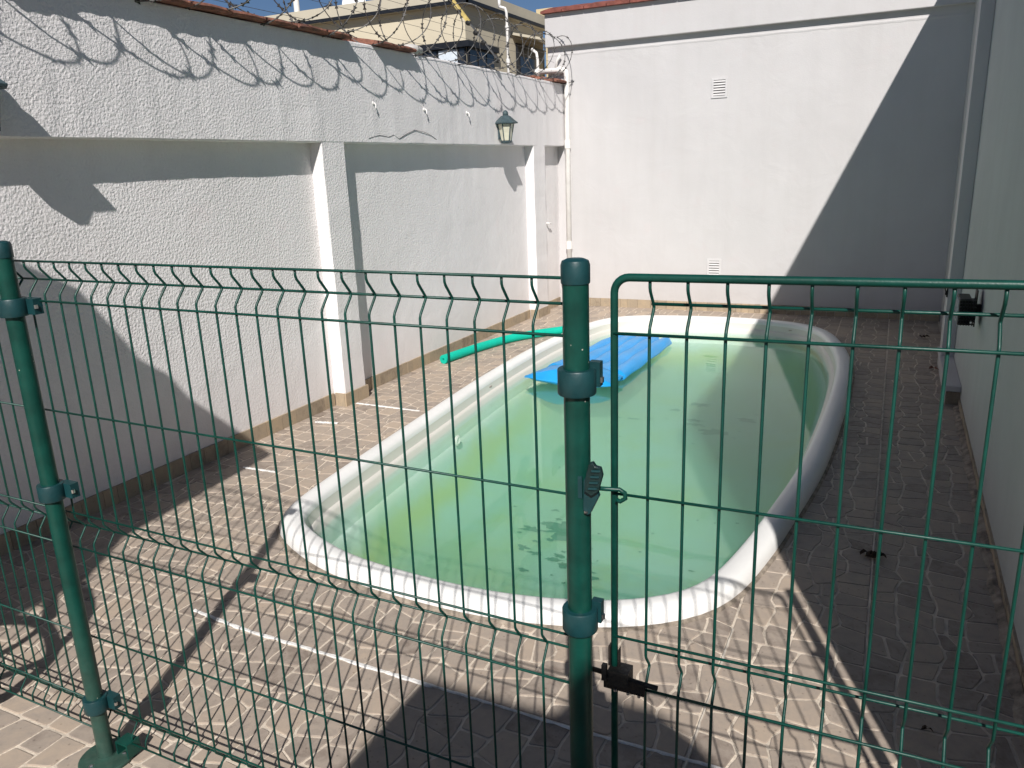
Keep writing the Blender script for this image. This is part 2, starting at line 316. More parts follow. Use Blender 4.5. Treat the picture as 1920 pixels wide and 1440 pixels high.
def fibreglass(name, stained):
    m = bpy.data.materials.new(name); m.use_nodes = True; nt = m.node_tree; L = nt.links
    p = nt.nodes['Principled BSDF']; p.inputs['Roughness'].default_value = 0.38; p.inputs['Specular IOR Level'].default_value = 0.4
    g = nd(nt, 'ShaderNodeNewGeometry'); sx = nd(nt, 'ShaderNodeSeparateXYZ'); L.new(g.outputs['Position'], sx.inputs[0])
    n1 = nd(nt, 'ShaderNodeTexNoise', Scale=2.4, Detail=6.0, Roughness=0.6); L.new(g.outputs['Position'], n1.inputs['Vector'])
    rp = nd(nt, 'ShaderNodeValToRGB'); e = rp.color_ramp.elements
    base = (0.80, 0.79, 0.765) if not stained else (0.62, 0.70, 0.66)
    e[0].position = 0.3; e[0].color = (*(c*0.93 for c in base), 1); e[1].position = 0.65; e[1].color = (*base, 1)
    L.new(n1.outputs['Fac'], rp.inputs['Fac']); out = rp.outputs['Color']
    if stained:
        # dry, chalky liner above the water line
        dr = nd(nt, 'ShaderNodeMapRange'); L.new(sx.outputs['Z'], dr.inputs['Value'])
        dr.inputs['From Min'].default_value = -0.08; dr.inputs['From Max'].default_value = -0.055
        md = nd(nt, 'ShaderNodeMix', data_type='RGBA'); L.new(dr.outputs[0], md.inputs[0]); L.new(out, md.inputs[6]); md.inputs[7].default_value = (0.66, 0.635, 0.575, 1); out = md.outputs[2]
        # yellow algae band where the side meets the floor
        n2 = nd(nt, 'ShaderNodeTexNoise', Scale=3.2, Detail=5.0, Roughness=0.6); L.new(g.outputs['Position'], n2.inputs['Vector'])
        z = nd(nt, 'ShaderNodeMath', operation='MULTIPLY_ADD'); L.new(n2.outputs['Fac'], z.inputs[0]); z.inputs[1].default_value = 0.22; L.new(sx.outputs['Z'], z.inputs[2])
        r2 = nd(nt, 'ShaderNodeValToRGB'); c = r2.color_ramp; r2.color_ramp.interpolation = 'EASE'
        mr = nd(nt, 'ShaderNodeMapRange'); L.new(z.outputs[0], mr.inputs['Value']); mr.inputs['From Min'].default_value = -0.36; mr.inputs['From Max'].default_value = 0.10
        c.elements[0].position = 0.12; c.elements[0].color = (0, 0, 0, 1); c.elements[1].position = 0.62; c.elements[1].color = (0, 0, 0, 1)
        k = c.elements.new(0.34); k.color = (1, 1, 1, 1)
        L.new(mr.outputs[0], r2.inputs['Fac'])
        mx = nd(nt, 'ShaderNodeMix', data_type='RGBA'); L.new(r2.outputs['Color'], mx.inputs[0]); L.new(out, mx.inputs[6]); mx.inputs[7].default_value = (0.64, 0.58, 0.10, 1); out = mx.outputs[2]
        # greener patch of growth along the near right of the floor
        n3 = nd(nt, 'ShaderNodeTexNoise', Scale=1.1, Detail=4.0, Roughness=0.55); L.new(g.outputs['Position'], n3.inputs['Vector'])
        r3 = nd(nt, 'ShaderNodeValToRGB'); r3.color_ramp.elements[0].position = 0.42; r3.color_ramp.elements[0].color = (0, 0, 0, 1); r3.color_ramp.elements[1].position = 0.68; r3.color_ramp.elements[1].color = (0.7, 0.7, 0.7, 1)
        L.new(n3.outputs['Fac'], r3.inputs['Fac'])
        wet = nd(nt, 'ShaderNodeMath', operation='LESS_THAN'); L.new(sx.outputs['Z'], wet.inputs[0]); wet.inputs[1].default_value = -0.09
        wm = nd(nt, 'ShaderNodeMath', operation='MULTIPLY'); L.new(r3.outputs['Color'], wm.inputs[0]); L.new(wet.outputs[0], wm.inputs[1])
        mx3 = nd(nt, 'ShaderNodeMix', data_type='RGBA'); L.new(wm.outputs[0], mx3.inputs[0]); L.new(out, mx3.inputs[6]); mx3.inputs[7].default_value = (0.55, 0.62, 0.30, 1); out = mx3.outputs[2]
    if stained:
        fy = nd(nt, 'ShaderNodeMapRange'); L.new(sx.outputs['Y'], fy.inputs['Value']); fy.inputs['From Min'].default_value = 5.4; fy.inputs['From Max'].default_value = 6.3
        fx_ = nd(nt, 'ShaderNodeMapRange'); L.new(sx.outputs['X'], fx_.inputs['Value']); fx_.inputs['From Min'].default_value = 1.7; fx_.inputs['From Max'].default_value = 2.4; fx_.inputs['To Min'].default_value = 0.25; fx_.inputs['To Max'].default_value = 0.85
        zz = nd(nt, 'ShaderNodeMath', operation='MULTIPLY_ADD'); L.new(n2.outputs['Fac'], zz.inputs[0]); zz.inputs[1].default_value = 0.10; L.new(sx.outputs['Z'], zz.inputs[2])
        rz = nd(nt, 'ShaderNodeValToRGB'); e2 = rz.color_ramp.elements; mz = nd(nt, 'ShaderNodeMapRange'); L.new(zz.outputs[0], mz.inputs['Value']); mz.inputs['From Min'].default_value = -0.15; mz.inputs['From Max'].default_value = 0.05
        e2[0].position = 0.25; e2[0].color = (0, 0, 0, 1); e2[1].position = 0.62; e2[1].color = (0, 0, 0, 1); k2 = e2.new(0.42); k2.color = (1, 1, 1, 1); L.new(mz.outputs[0], rz.inputs['Fac'])
        t1 = nd(nt, 'ShaderNodeMath', operation='MULTIPLY'); L.new(fy.outputs[0], t1.inputs[0]); L.new(fx_.outputs[0], t1.inputs[1])
        t2 = nd(nt, 'ShaderNodeMath', operation='MULTIPLY'); L.new(t1.outputs[0], t2.inputs[0]); L.new(rz.outputs['Color'], t2.inputs[1])
        mx4 = nd(nt, 'ShaderNodeMix', data_type='RGBA'); L.new(t2.outputs[0], mx4.inputs[0]); L.new(out, mx4.inputs[6]); mx4.inputs[7].default_value = (0.50, 0.36, 0.12, 1); out = mx4.outputs[2]
    L.new(out, p.inputs['Base Color'])
    return m
M['rim'] = fibreglass('white_fibreglass', False)
M['basin'] = fibreglass('stained_fibreglass', True)

def water_mat():
    m = bpy.data.materials.new('green_water'); m.use_nodes = True; nt = m.node_tree; L = nt.links
    nt.nodes.clear(); out = nd(nt, 'ShaderNodeOutputMaterial')
    tr = nd(nt, 'ShaderNodeBsdfTransparent'); tr.inputs['Color'].default_value = (0.97, 1.0, 0.98, 1)
    gl = nd(nt, 'ShaderNodeBsdfGlossy'); gl.inputs['Roughness'].default_value = 0.012
    g = nd(nt, 'ShaderNodeNewGeometry')
    n1 = nd(nt, 'ShaderNodeTexNoise', Scale=3.0, Detail=2.0, Roughness=0.4); L.new(g.outputs['Position'], n1.inputs['Vector'])
    b = nd(nt, 'ShaderNodeBump', Strength=0.05, Distance=0.02); L.new(n1.outputs['Fac'], b.inputs['Height'])
    fr = nd(nt, 'ShaderNodeFresnel', IOR=1.33)
    L.new(b.outputs['Normal'], gl.inputs['Normal']); L.new(b.outputs['Normal'], fr.inputs['Normal'])
    bf = nd(nt, 'ShaderNodeMix', data_type='FLOAT'); L.new(g.outputs['Backfacing'], bf.inputs[0]); L.new(fr.outputs[0], bf.inputs[2]); bf.inputs[3].default_value = 0.05
    m2 = nd(nt, 'ShaderNodeMixShader'); L.new(bf.outputs[0], m2.inputs[0]); L.new(tr.outputs[0], m2.inputs[1]); L.new(gl.outputs[0], m2.inputs[2])
    L.new(m2.outputs[0], out.inputs['Surface'])
    sc = nd(nt, 'ShaderNodeVolumeScatter'); sc.inputs['Color'].default_value = (0.45, 0.86, 0.69, 1); sc.inputs['Density'].default_value = 1.5; sc.inputs['Anisotropy'].default_value = 0.25
    ab = nd(nt, 'ShaderNodeVolumeAbsorption'); ab.inputs['Color'].default_value = (0.31, 0.82, 0.63, 1); ab.inputs['Density'].default_value = 1.3
    ad = nd(nt, 'ShaderNodeAddShader'); L.new(sc.outputs[0], ad.inputs[0]); L.new(ab.outputs[0], ad.inputs[1]); L.new(ad.outputs[0], out.inputs['Volume'])
    return m
M['water'] = water_mat()

def vinyl():
    m = mat('blue_vinyl', (0.016, 0.30, 0.69), 0.36, 0.10, 5.0, 0.15, 45.0, spec=0.5)
    return m
M['vinyl'] = vinyl()

# ---------------------------------------------------------------- pool outline (plan, counter-clockwise)
OUT = [(0.86,2.17),(1.19,2.015),(1.51,1.965),(1.89,1.958),(2.23,2.027),(2.45,2.14),(2.606,2.318),(2.69,2.676),(2.74,3.05),(2.80,3.6),(2.83,4.3),(2.84,5.0),
       (2.82,5.65),(2.73,6.22),(2.59,6.66),(2.35,6.90),(1.89,7.01),(1.43,6.99),(1.05,6.92),(0.79,6.79),(0.63,6.52),(0.56,6.02),(0.52,5.46),(0.545,4.5),(0.61,3.7),(0.68,2.9),(0.73,2.45),(0.775,2.27)]
_d = [Vector((p.x, p.y)) for p in catmull([(x, y, 0) for x, y in OUT], 16)]
_len = [0.0]
for i in range(len(_d)): _len.append(_len[-1] + (_d[(i+1) % len(_d)] - _d[i]).length)
NP = 180; O = []
for k in range(NP):
    s = _len[-1]*k/NP
    i = max(j for j in range(len(_d)) if _len[j] <= s)
    t = (s-_len[i])/max(1e-9, _len[i+1]-_len[i]); O.append(_d[i].lerp(_d[(i+1) % len(_d)], t))
for _ in range(3): O = [(O[i-1]+2*O[i]+O[(i+1) % NP])/4 for i in range(NP)]
NRM = []
for i in range(NP):
    t = (O[(i+2) % NP]-O[i-2]).normalized(); NRM.append(Vector((-t.y, t.x)))   # inward for ccw
PC = Vector((1.70, 4.5)); PH = Vector((1.1, 2.5))
def ring(off):
    a = min(off, 0.20); e = max(0.0, off-0.20); r = []
    for i in range(NP):
        q = O[i] + NRM[i]*a
        q = Vector((PC.x+(q.x-PC.x)*(1-e/PH.x), PC.y+(q.y-PC.y)*(1-e/PH.y))); r.append(q)
    return r
def inside(poly, x, y):
    c = False; n = len(poly); j = n-1
    for i in range(n):
        if (poly[i].y > y) != (poly[j].y > y) and x < (poly[j].x-poly[i].x)*(y-poly[i].y)/(poly[j].y-poly[i].y)+poly[i].x: c = not c
        j = i
    return c
def loft(name, prof, mt, parent, fill=False):
    v = []; f = []
    for (off, z) in prof: v += [(q.x, q.y, z) for q in ring(off)]
    for i in range(len(prof)-1):
        for k in range(NP):
            l = (k+1) % NP; f.append((i*NP+k, i*NP+l, (i+1)*NP+l, (i+1)*NP+k))
    if fill: f.append(tuple((len(prof)-1)*NP+k for k in range(NP)))
    return smooth_angle(mesh_obj(name, v, f, mt, parent), 50)

# ---------------------------------------------------------------- ground, yard floor
bm = bmesh.new(); add_box(bm, (-600, -600, -3.0), (600, 600, -0.52)); struct(bm_obj('ground', bm, M['soil']))
bm = bmesh.new()
Y0, Y1, X0, X1 = -3.0, 7.56, -0.12, 3.50
outer = [bm.verts.new((x, y, 0)) for x, y in ((X0, Y0), (X1, Y0), (X1, Y1), (X0, Y1))]
hole = [bm.verts.new((q.x, q.y, 0)) for q in ring(0.03)]
es = [bm.edges.new((outer[i], outer[(i+1) % 4])) for i in range(4)] + [bm.edges.new((hole[i], hole[(i+1) % NP])) for i in range(NP)]
bmesh.ops.triangle_fill(bm, edges=es, use_beauty=True)
for f in bm.faces:
    if f.normal.z < 0: f.normal_flip()
paving = struct(bm_obj('courtyard_paving', bm, M['grout']))

# stones: one printed-tile template (4 columns, wavy joints), laid edge to edge
TW, TL, NCOL = 0.38, 0.555, 4
def make_template(seed):
    rnd = random.Random(seed); cells = []
    cuts_b = []
    def colx(k):
        if k in (0, NCOL): return lambda t: k*TW/NCOL
        ph = [rnd.uniform(-0.021, 0.021) for _ in range(8)]
        def fx(t):
            u = t/TL*8; i = int(u) % 8; fr = u-int(u); fr = fr*fr*(3-2*fr)
            return k*TW/NCOL + ph[i]*(1-fr) + ph[(i+1) % 8]*fr
        return fx
    cx = [colx(k) for k in range(NCOL+1)]
    for c in range(NCOL):
        ys = [0.0]; n = rnd.choice((5, 6, 6, 7))
        for j in range(1, n): ys.append(TL*j/n + rnd.uniform(-0.022, 0.022))
        ys.append(TL)
        tilt = [0.0] + [rnd.uniform(-0.019, 0.019) for _ in range(n-1)] + [0.0]
        j = 0
        while j < n:
            split = rnd.random() < 0.14
            a0, a1 = ys[j]-tilt[j], ys[j]+tilt[j]; b0, b1 = ys[j+1]-tilt[j+1], ys[j+1]+tilt[j+1]
            poly = []
            for k in range(4): t = a1+(b1-a1)*k/3; poly.append((cx[c+1](min(max(t, 0), TL-1e-6)), t))
            for k in range(4): t = b0+(a0-b0)*k/3; poly.append((cx[c](min(max(t, 0), TL-1e-6)), t))
            if split and 0 < j < n-1:
                m = rnd.uniform(0.35, 0.65); sl = rnd.uniform(-0.02, 0.02)
                L0, L1 = poly[7], poly[4]; R0, R1 = poly[0], poly[3]
                bA = (L0[0]+(R0[0]-L0[0])*m+sl, L0[1]+(R0[1]-L0[1])*m); bB = (L1[0]+(R1[0]-L1[0])*m-sl, L1[1]+(R1[1]-L1[1])*m)
                cells.append([bA, poly[0], poly[1], poly[2], poly[3], bB]); cells.append([poly[7], bA, bB, poly[4], poly[5], poly[6]])
            else: cells.append(poly)
            j += 1
    return cells
def shrink(poly, g, rnd):
    """inset a stone outline by the joint width, knock its corners off"""
    n = len(poly); cx = sum(p[0] for p in poly)/n; cy = sum(p[1] for p in poly)/n
    w = max(p[0] for p in poly)-min(p[0] for p in poly); h = max(p[1] for p in poly)-min(p[1] for p in poly)
    kx = max(0.3, (w-2*g)/w); ky = max(0.3, (h-2*g)/h)
    q = [(cx+(p[0]-cx)*kx, cy+(p[1]-cy)*ky) for p in poly]; out = []
    for i in range(n):
        a, b, c = Vector(q[i-1]), Vector(q[i]), Vector(q[(i+1) % n])
        d0, d1 = (a-b), (c-b)
        if d0.length < 1e-6 or d1.length < 1e-6: continue
        if d0.angle(d1) > R(140): out.append(tuple(b))
        else:
            r = min(rnd.uniform(0.006, 0.013), d0.length*0.45, d1.length*0.45)
            out.append(tuple(b+d0.normalized()*r)); out.append(tuple(b*0.6+(b+d0.normalized()*r)*0.2+(b+d1.normalized()*r)*0.2)); out.append(tuple(b+d1.normalized()*r))
    return out, (cx, cy)
def stone_geo(poly, h, ox=0.0, oy=0.0):
    n = len(poly); cx = sum(p[0] for p in poly)/n; cy = sum(p[1] for p in poly)/n
    v = [(p[0]+ox, p[1]+oy, -0.001) for p in poly] + [(p[0]+ox, p[1]+oy, h*0.55) for p in poly] + [(cx+(p[0]-cx)*0.965+ox, cy+(p[1]-cy)*0.955+oy, h) for p in poly]
    f = []
    for lv in (0, n):
        for i in range(n): f.append((lv+i, lv+(i+1) % n, lv+n+(i+1) % n, lv+n+i))
    f.append(tuple(2*n+i for i in range(n)))
    return v, f
def set_tone(me, vals):
    a = me.attributes.new('tone', 'FLOAT', 'FACE')
    a.data.foreach_set('value', vals)
rnd = random.Random(3)
TEMPL = []
for t in range(9):
    cells = []
    for c in make_template(40+t):
        q, ctr = shrink(c, rnd.uniform(0.0034, 0.0052), rnd)
        q = [(x-ctr[0], y-ctr[1]) for x, y in q]
        v, f = stone_geo(q, rnd.uniform(0.0018, 0.0032))
        cells.append([ctr, v, f, rnd.random(), None])
    TEMPL.append(cells)
inner_edge = ring(0.055)
CAM = cam.matrix_world.translation; CMI = cam.matrix_world.inverted()
def in_view(x, y):
    p = CMI @ Vector((x, y, 0))
    if p.z > -0.1: return None
    u = p.x/-p.z*1465.95; v = p.y/-p.z*1465.95
    return (u, v, -p.z) if abs(u) < 1000 and abs(v) < 760 else None
stones = []
xs0 = 3.028-8*TW; ys0 = 1.60-8*TL
for i in range(-1, 11):
    for j in range(0, 20):
        tx, ty = xs0+i*TW, ys0+j*TL
        T = rnd.randrange(9)
        for ci, c in enumerate(TEMPL[T]):
            x, y = tx+c[0][0], ty+c[0][1]
            if not (-0.085 < x < 3.41 and -0.3 < y < 7.52): continue
            if x < -0.078 or y > 7.515: continue
            if inside(inner_edge, x, y): continue
            stones.append((x, y, T, ci))
def prio(s):
    iv = in_view(s[0], s[1])
    return iv[2] if iv else 50+abs(s[1])
stones.sort(key=prio)
big = MB(); bigtone = []
for k, (x, y, T, ci) in enumerate(stones):
    c = TEMPL[T][ci]
    if k < 296:
        if c[4] is None:
            me = bpy.data.meshes.new('paving_stone'); me.from_pydata(c[1], [], c[2]); me.update(); me.materials.append(M['stone']); set_tone(me, [c[3]]*len(c[2])); c[4] = me
        o = bpy.data.objects.new('paving_stone', c[4]); o.location = (x, y, 0.0); link(o, paving)
    else:
        big.add([(p[0]+x, p[1]+y, p[2]) for p in c[1]], c[2]); bigtone += [min(1, max(0, c[3]+rnd.uniform(-0.2, 0.2)))]*len(c[2])
far = big.build('paving_stones', M['stone'], paving); set_tone(far.data, bigtone); far['kind'] = 'stuff'
# smears of white cement left along three tile joints
def smear(pts, w, seed):
    r_ = random.Random(seed); v = []; f = []; n = 46
    P = [Vector(p) for p in pts]
    for i in range(n+1):
        t = i/n*(len(P)-1); a = int(min(t, len(P)-2)); p = P[a].lerp(P[a+1], t-a); d = (P[a+1]-P[a]).normalized(); nn = Vector((-d.y, d.x, 0))
        w0, w1 = w*r_.uniform(0.25, 1.0), w*r_.uniform(0.25, 1.0)
        v += [p-nn*w0-Vector((0,0,.004)), p-nn*w0*0.7, p+nn*w1*0.7, p+nn*w1-Vector((0,0,.004))]
    for i in range(n):
        for k in range(3): f.append((4*i+k, 4*i+4+k, 4*i+5+k, 4*i+1+k))
    return v, f
for q, (pts, w) in enumerate([([(0.97,1.63,.007),(1.2,1.607,.007),(1.7,1.60,.007),(1.93,1.597,.007)], .009), ([(1.86,1.60,.0072),(2.35,1.59,.0072),(2.75,1.60,.0072)], .006),
        ([(0.03,3.825,.007),(0.50,3.816,.007)], .012), ([(0.15,2.71,.007),(0.36,2.718,.007)], .010), ([(0.02,3.43,.0072),(0.17,3.45,.0072)], .02), ([(3.03,0.9,.0068),(3.03,3.4,.0068),(3.03,5.6,.0068)], .0035),
        ([(2.652,1.15,.0068),(2.652,2.20,.0068)], .005)]):
    v, f = smear(pts, w, q); mesh_obj('cement_smear', v, f, M['jointline' if q >= 5 else 'cement'], paving)

# ---------------------------------------------------------------- left boundary wall
lw = empty('boundary_wall', (-0.2, 3, 0)); tag(lw, 'long rough stuccoed white wall on the left with recessed bays and razor wire on top', 'wall')
def child(o, p): 
    o.parent = p; o.matrix_parent_inverse = p.matrix_basis.inverted(); return o
def lpart(o): return child(o, lw)
YE = 7.523
HL, HT = 1.5823, 2.16
bm = bmesh.new(); add_box(bm, (-0.32, -2.2, -0.5), (-0.085, YE, HL+0.03)); lpart(bm_obj('recessed_panel', bm, M['wall']))
lpart(rough_bar('beam', (-0.32, -2.2, HL), (0.0, YE, HT), 1, M['wall']))
PILL = [(-0.9, -0.62), (3.755, 3.972), (6.742, 7.005)]
for a, b in PILL:
    lpart(rough_bar('pillar', (-0.16, a, -0.02), (-0.0012, b, HL+0.03), 2, M['wall'], seed=a*3))
# skirting of cut stone along each bay and round each pillar
def skirting(parent_fn, p0, p1, nrm, h=0.0836, th=0.012, seed=0, z0=0.0):
    r_ = random.Random(seed); p0 = Vector(p0); p1 = Vector(p1); d = (p1-p0); L_ = d.length; d.normalize(); n = Vector(nrm); s = 0.0
    while s < L_-0.005:
        w = min(r_.choice((0.05, 0.07, 0.09, 0.11, 0.13)), L_-s)
        if L_-s-w < 0.03: w = L_-s
        a = p0+d*(s+0.0012); b = p0+d*(s+w-0.0012); t = th+r_.uniform(-0.0012, 0.0012); sk = r_.uniform(-0.006, 0.006)
        hh = h+r_.uniform(-0.001, 0.001); v = []
        for off in (0.0, t):
            v += [a+n*off+Vector((0, 0, z0-0.002)), b+n*off+Vector((0, 0, z0-0.002)), b+n*off+d*sk*0+Vector((0, 0, z0+hh)), a+n*off+Vector((0, 0, z0+hh))]
        o = mesh_obj('skirting_tile', v, [(0,1,2,3),(7,6,5,4),(0,4,5,1),(1,5,6,2),(2,6,7,3),(3,7,4,0)], M['skirt'])
        set_tone(o.data, [r_.random()]*6); parent_fn(o); s += w
skirting(lpart, (-0.085, -0.6, 0), (-0.085, 3.742, 0), (1, 0, 0), seed=1)
skirting(lpart, (-0.085, 3.986, 0), (-0.085, 6.729, 0), (1, 0, 0), seed=2)
skirting(lpart, (-0.085, 7.019, 0), (-0.085, 7.50, 0), (1, 0, 0), seed=3)
for a, b in PILL[1:]:
    skirting(lpart, (0.0, a-0.012, 0), (0.0, b+0.012, 0), (1, 0, 0), seed=int(a*10))
    skirting(lpart, (-0.072, a, 0), (-0.0005, a, 0), (0, -1, 0), seed=int(a*11)); skirting(lpart, (-0.072, b, 0), (-0.0005, b, 0), (0, 1, 0), seed=int(a*12))
# clay coping tiles with a broken edge
r_ = random.Random(11); y = -0.4
def coping(y, w, ov):
    v = []; f = []; n = 6; prof = [(-0.34, 0.075), (-0.2, 0.07), (-0.06, 0.045), (ov-0.03, 0.028), (ov-0.006, 0.020), (ov, 0.010), (ov-0.01, 0.001)]
    for k in range(n+1):
        yy = y+0.004+(w-0.008)*k/n; arch = 0.004*math.sin(math.pi*k/n); j = r_.uniform(-0.003, 0.003)
        for (x, z) in prof: v.append((x+(j if x > 0 else 0), yy, HT+z+arch))
        for (x, z) in ((-0.06, 0.002), (-0.34, 0.002)): v.append((x, yy, HT+z))
    m = len(prof)+2
    for k in range(n):
        for i in range(m): f.append((k*m+i, k*m+(i+1) % m, (k+1)*m+(i+1) % m, (k+1)*m+i))
    f.append(tuple(range(m-1, -1, -1))); f.append(tuple(n*m+i for i in range(m)))
    return mesh_obj('coping_tile', v, f, M['clay'])
while y < 4.05:
    w = min(0.235, 4.07-y); lpart(coping(y, w, 0.055+r_.uniform(-0.006, 0.010))); y += w
lpart(coping(4.33, 0.225, 0.058)); lpart(coping(4.555, 0.215, 0.056)); lpart(coping(7.20, 0.27, 0.05))
# lump of mortar where a tile is missing, mortar bed on the bare top
bm = bmesh.new(); bmesh.ops.create_icosphere(bm, subdivisions=3, radius=0.05)
for v in bm.verts: v.co = Vector((v.co.x*1.4, v.co.y*1.9, v.co.z*0.75))*r_.uniform(0.9, 1.1)+Vector((-0.05, 4.86, HT+0.03))
lpart(bm_obj('mortar_lump', bm, M['concrete'], smooth=True))
# hairline crack above the second bay
cr = [(4.22, 1.612), (4.34, 1.632), (4.44, 1.622), (4.50, 1.636), (4.56, 1.612), (4.66, 1.646), (4.76, 1.672), (4.88, 1.662), (4.96, 1.644), (5.04, 1.615)]
v = []; f = []
for i, (yy, zz) in enumerate(cr):
    w = 0.0022*(0.4+math.sin(math.pi*(i+0.5)/len(cr))); v += [(0.001, yy, zz-w/2), (0.0042, yy, zz), (0.001, yy, zz+w/2)]
for i in range(len(cr)-1): f += [(3*i, 3*i+3, 3*i+4, 3*i+1), (3*i+1, 3*i+4, 3*i+5, 3*i+2)]
lpart(mesh_obj('crack', v, f, M['blackmetal']))

# three white hooks and a knob
hk = ['white wall hook on the left wall, nearest the bare wall top', 'white wall hook midway along the row above the second bay', 'white wall hook nearest the lantern']
for (yy, zz), lb in zip(((4.295, 1.822), (4.899, 1.812), (5.513, 1.815)), hk):
    b = MB(); b.lathe((0, 0, 0), [(0.011, 0), (0.012, 0.004), (0.008, 0.007)], 10)
    b.v = [(z, x, y_) for (x, y_, z) in b.v]
    o = b.build('wall_hook', M['whitepaint']); o.location = (0.0, yy, zz)
    h = tube('hook', [(0.006, 0, 0), (0.016, 0, -0.002), (0.022, 0, -0.014), (0.019, 0, -0.026), (0.024, 0.0, -0.032)], 0.0045, M['whitepaint'], o, 6)
    tag(o, lb, 'hook', 'white hooks on the left wall')
b = MB(); b.tube([(0, 0, 0), (0.035, 0, 0)], 0.012, 8); b.tube([(0.035, -0.004, 0), (0.035, 0.05, -0.004)], 0.009, 8)
o = b.build('tap_stub', M['whitepaint']); o.location = (-0.085, 7.18, 0.86); tag(o, 'small white knob low in the narrow bay beside the downpipe', 'knob')

# ---------------------------------------------------------------- end wall
ew = empty('boundary_wall', (1.6, 7.6, 0)); tag(ew, 'tall smooth white end wall behind the pool with a stepped-out top', 'wall')
def epart(o): return child(o, ew)
YB = 7.525
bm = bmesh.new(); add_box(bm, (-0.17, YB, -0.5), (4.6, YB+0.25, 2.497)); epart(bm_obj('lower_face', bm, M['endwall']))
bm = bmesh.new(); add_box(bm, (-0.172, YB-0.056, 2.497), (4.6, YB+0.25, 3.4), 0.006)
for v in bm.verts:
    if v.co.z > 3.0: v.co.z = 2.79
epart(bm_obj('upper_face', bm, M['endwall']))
v = []; f = []
for i in range(60):
    x = -0.165+i*3.55/59; e = r_.uniform(0, 0.008); v += [(x, YB+0.001, 2.405+e), (x, YB-0.0025, 2.418+e), (x, YB-0.003, 2.43), (x, YB+0.001, 2.445)]
for i in range(59):
    for k in range(3): f.append((4*i+k, 4*i+4+k, 4*i+5+k, 4*i+1+k))
epart(mesh_obj('plaster_joint', v, f, M['endwall']))
skirting(epart, (0.0, YB, 0), (3.415, YB, 0), (0, -1, 0), seed=8)
x = -0.2
while x < 4.2:
    v = []; f = []; n = 6; w = 0.22
    for k in range(n+1):
        xx = x+0.004+(w-0.008)*k/n; arch = 0.018*math.sin(math.pi*k/n)
        for (yy, z) in ((YB-0.10, 0.0), (YB-0.102, 0.020), (YB-0.05, 0.034), (YB+0.30, 0.10), (YB+0.30, 0.0)): v.append((xx, yy, 2.79+z+(arch if z > 0 else 0.001)))
    for k in range(n):
        for i in range(5): f.append((k*5+i, k*5+(i+1) % 5, (k+1)*5+(i+1) % 5, (k+1)*5+i))
    f.append((4, 3, 2, 1, 0)); f.append(tuple(n*5+i for i in range(5)))
    epart(mesh_obj('roof_tile', v, f, M['redclay'])); x += w
# louvred vents
def vent(x0, x1, z0, z1, label):
    t = empty('wall_vent', ((x0+x1)/2, YB, (z0+z1)/2)); tag(t, label, 'vent', 'louvred vents in the end wall')
    cx, cz = (x0+x1)/2, (z0+z1)/2; w, h = (x1-x0)/2, (z1-z0)/2
    m = MB(); fw = 0.018
    for a, b in (((-w, -.008, -h), (w, -.001, -h+fw)), ((-w, -.008, h-fw), (w, -.001, h)), ((-w, -.008, -h+fw), (-w+fw, -.001, h-fw)), ((w-fw, -.008, -h+fw), (w, -.001, h-fw))): m.box(a, b)
    m.build('frame', M['ventpaint'], t)
    mb = MB(); mb.box((-w+fw, -0.0015, -h+fw), (w-fw, -0.0005, h-fw)); mb.build('backing', M['blackmetal'], t)
    n = 6; st = (2*h-2*fw)/n
    for i in range(n):
        z = -h+fw+st*(i+0.5)
        mesh_obj('slat', [(-w+fw, -.002, z+st*.33), (w-fw, -.002, z+st*.33), (w-fw, -.009, z-st*.30), (-w+fw, -.009, z-st*.30), (-w+fw, -.002, z+st*.22), (w-fw, -.002, z+st*.22), (w-fw, -.0075, z-st*.36), (-w+fw, -.0075, z-st*.36)],
                 [(3,2,1,0),(4,5,6,7),(0,1,5,4),(1,2,6,5),(2,3,7,6),(3,0,4,7)], M['ventpaint'], t)
vent(1.415, 1.556, 1.935, 2.105, 'white louvred vent high in the end wall')
vent(1.425, 1.556, 0.325, 0.50, 'white louvred vent low in the end wall above the pool')

# white downpipe in the corner
dp = empty('downpipe', (0.035, 7.49, 0)); tag(dp, 'white plastic downpipe in the far left corner', 'pipe')
def dpart(o): return child(o, dp)
dpart(tube('pipe', [(0.036, 7.488, 0.0), (0.036, 7.488, 2.22), (0.03, 7.486, 2.265), (0.0, 7.482, 2.285), (-0.28, 7.482, 2.285)], 0.026, M['pvc'], None, 14))
for z in (1.60, 0.62):
    b = MB(); b.lathe((0.036, 7.488, z), [(0.0265, -0.04), (0.031, -0.04), (0.031, 0.04), (0.0265, 0.04)], 14); dpart(b.build('coupling', M['pvc']))
b = MB(); b.tube([(-0.01, 7.482, 2.285), (-0.05, 7.482, 2.285)], 0.032, 14); dpart(b.build('collar', M['pvc'])); b = MB(); b.tube([(-0.24, 7.482, 2.285), (-0.28, 7.482, 2.285)], 0.032, 14); dpart(b.build('collar', M['pvc'])); b = MB()
dpart(tube('riser', [(-0.26, 7.482, 2.16), (-0.26, 7.482, 2.40), (-0.27, 7.482, 2.46), (-0.32, 7.482, 2.50)], 0.014, M['pvc'], None, 10))
dpart(tube('side_branch', [(-0.07, 7.482, 2.30), (-0.06, 7.482, 2.37), (-0.02, 7.48, 2.42)], 0.013, M['pvc'], None, 10))

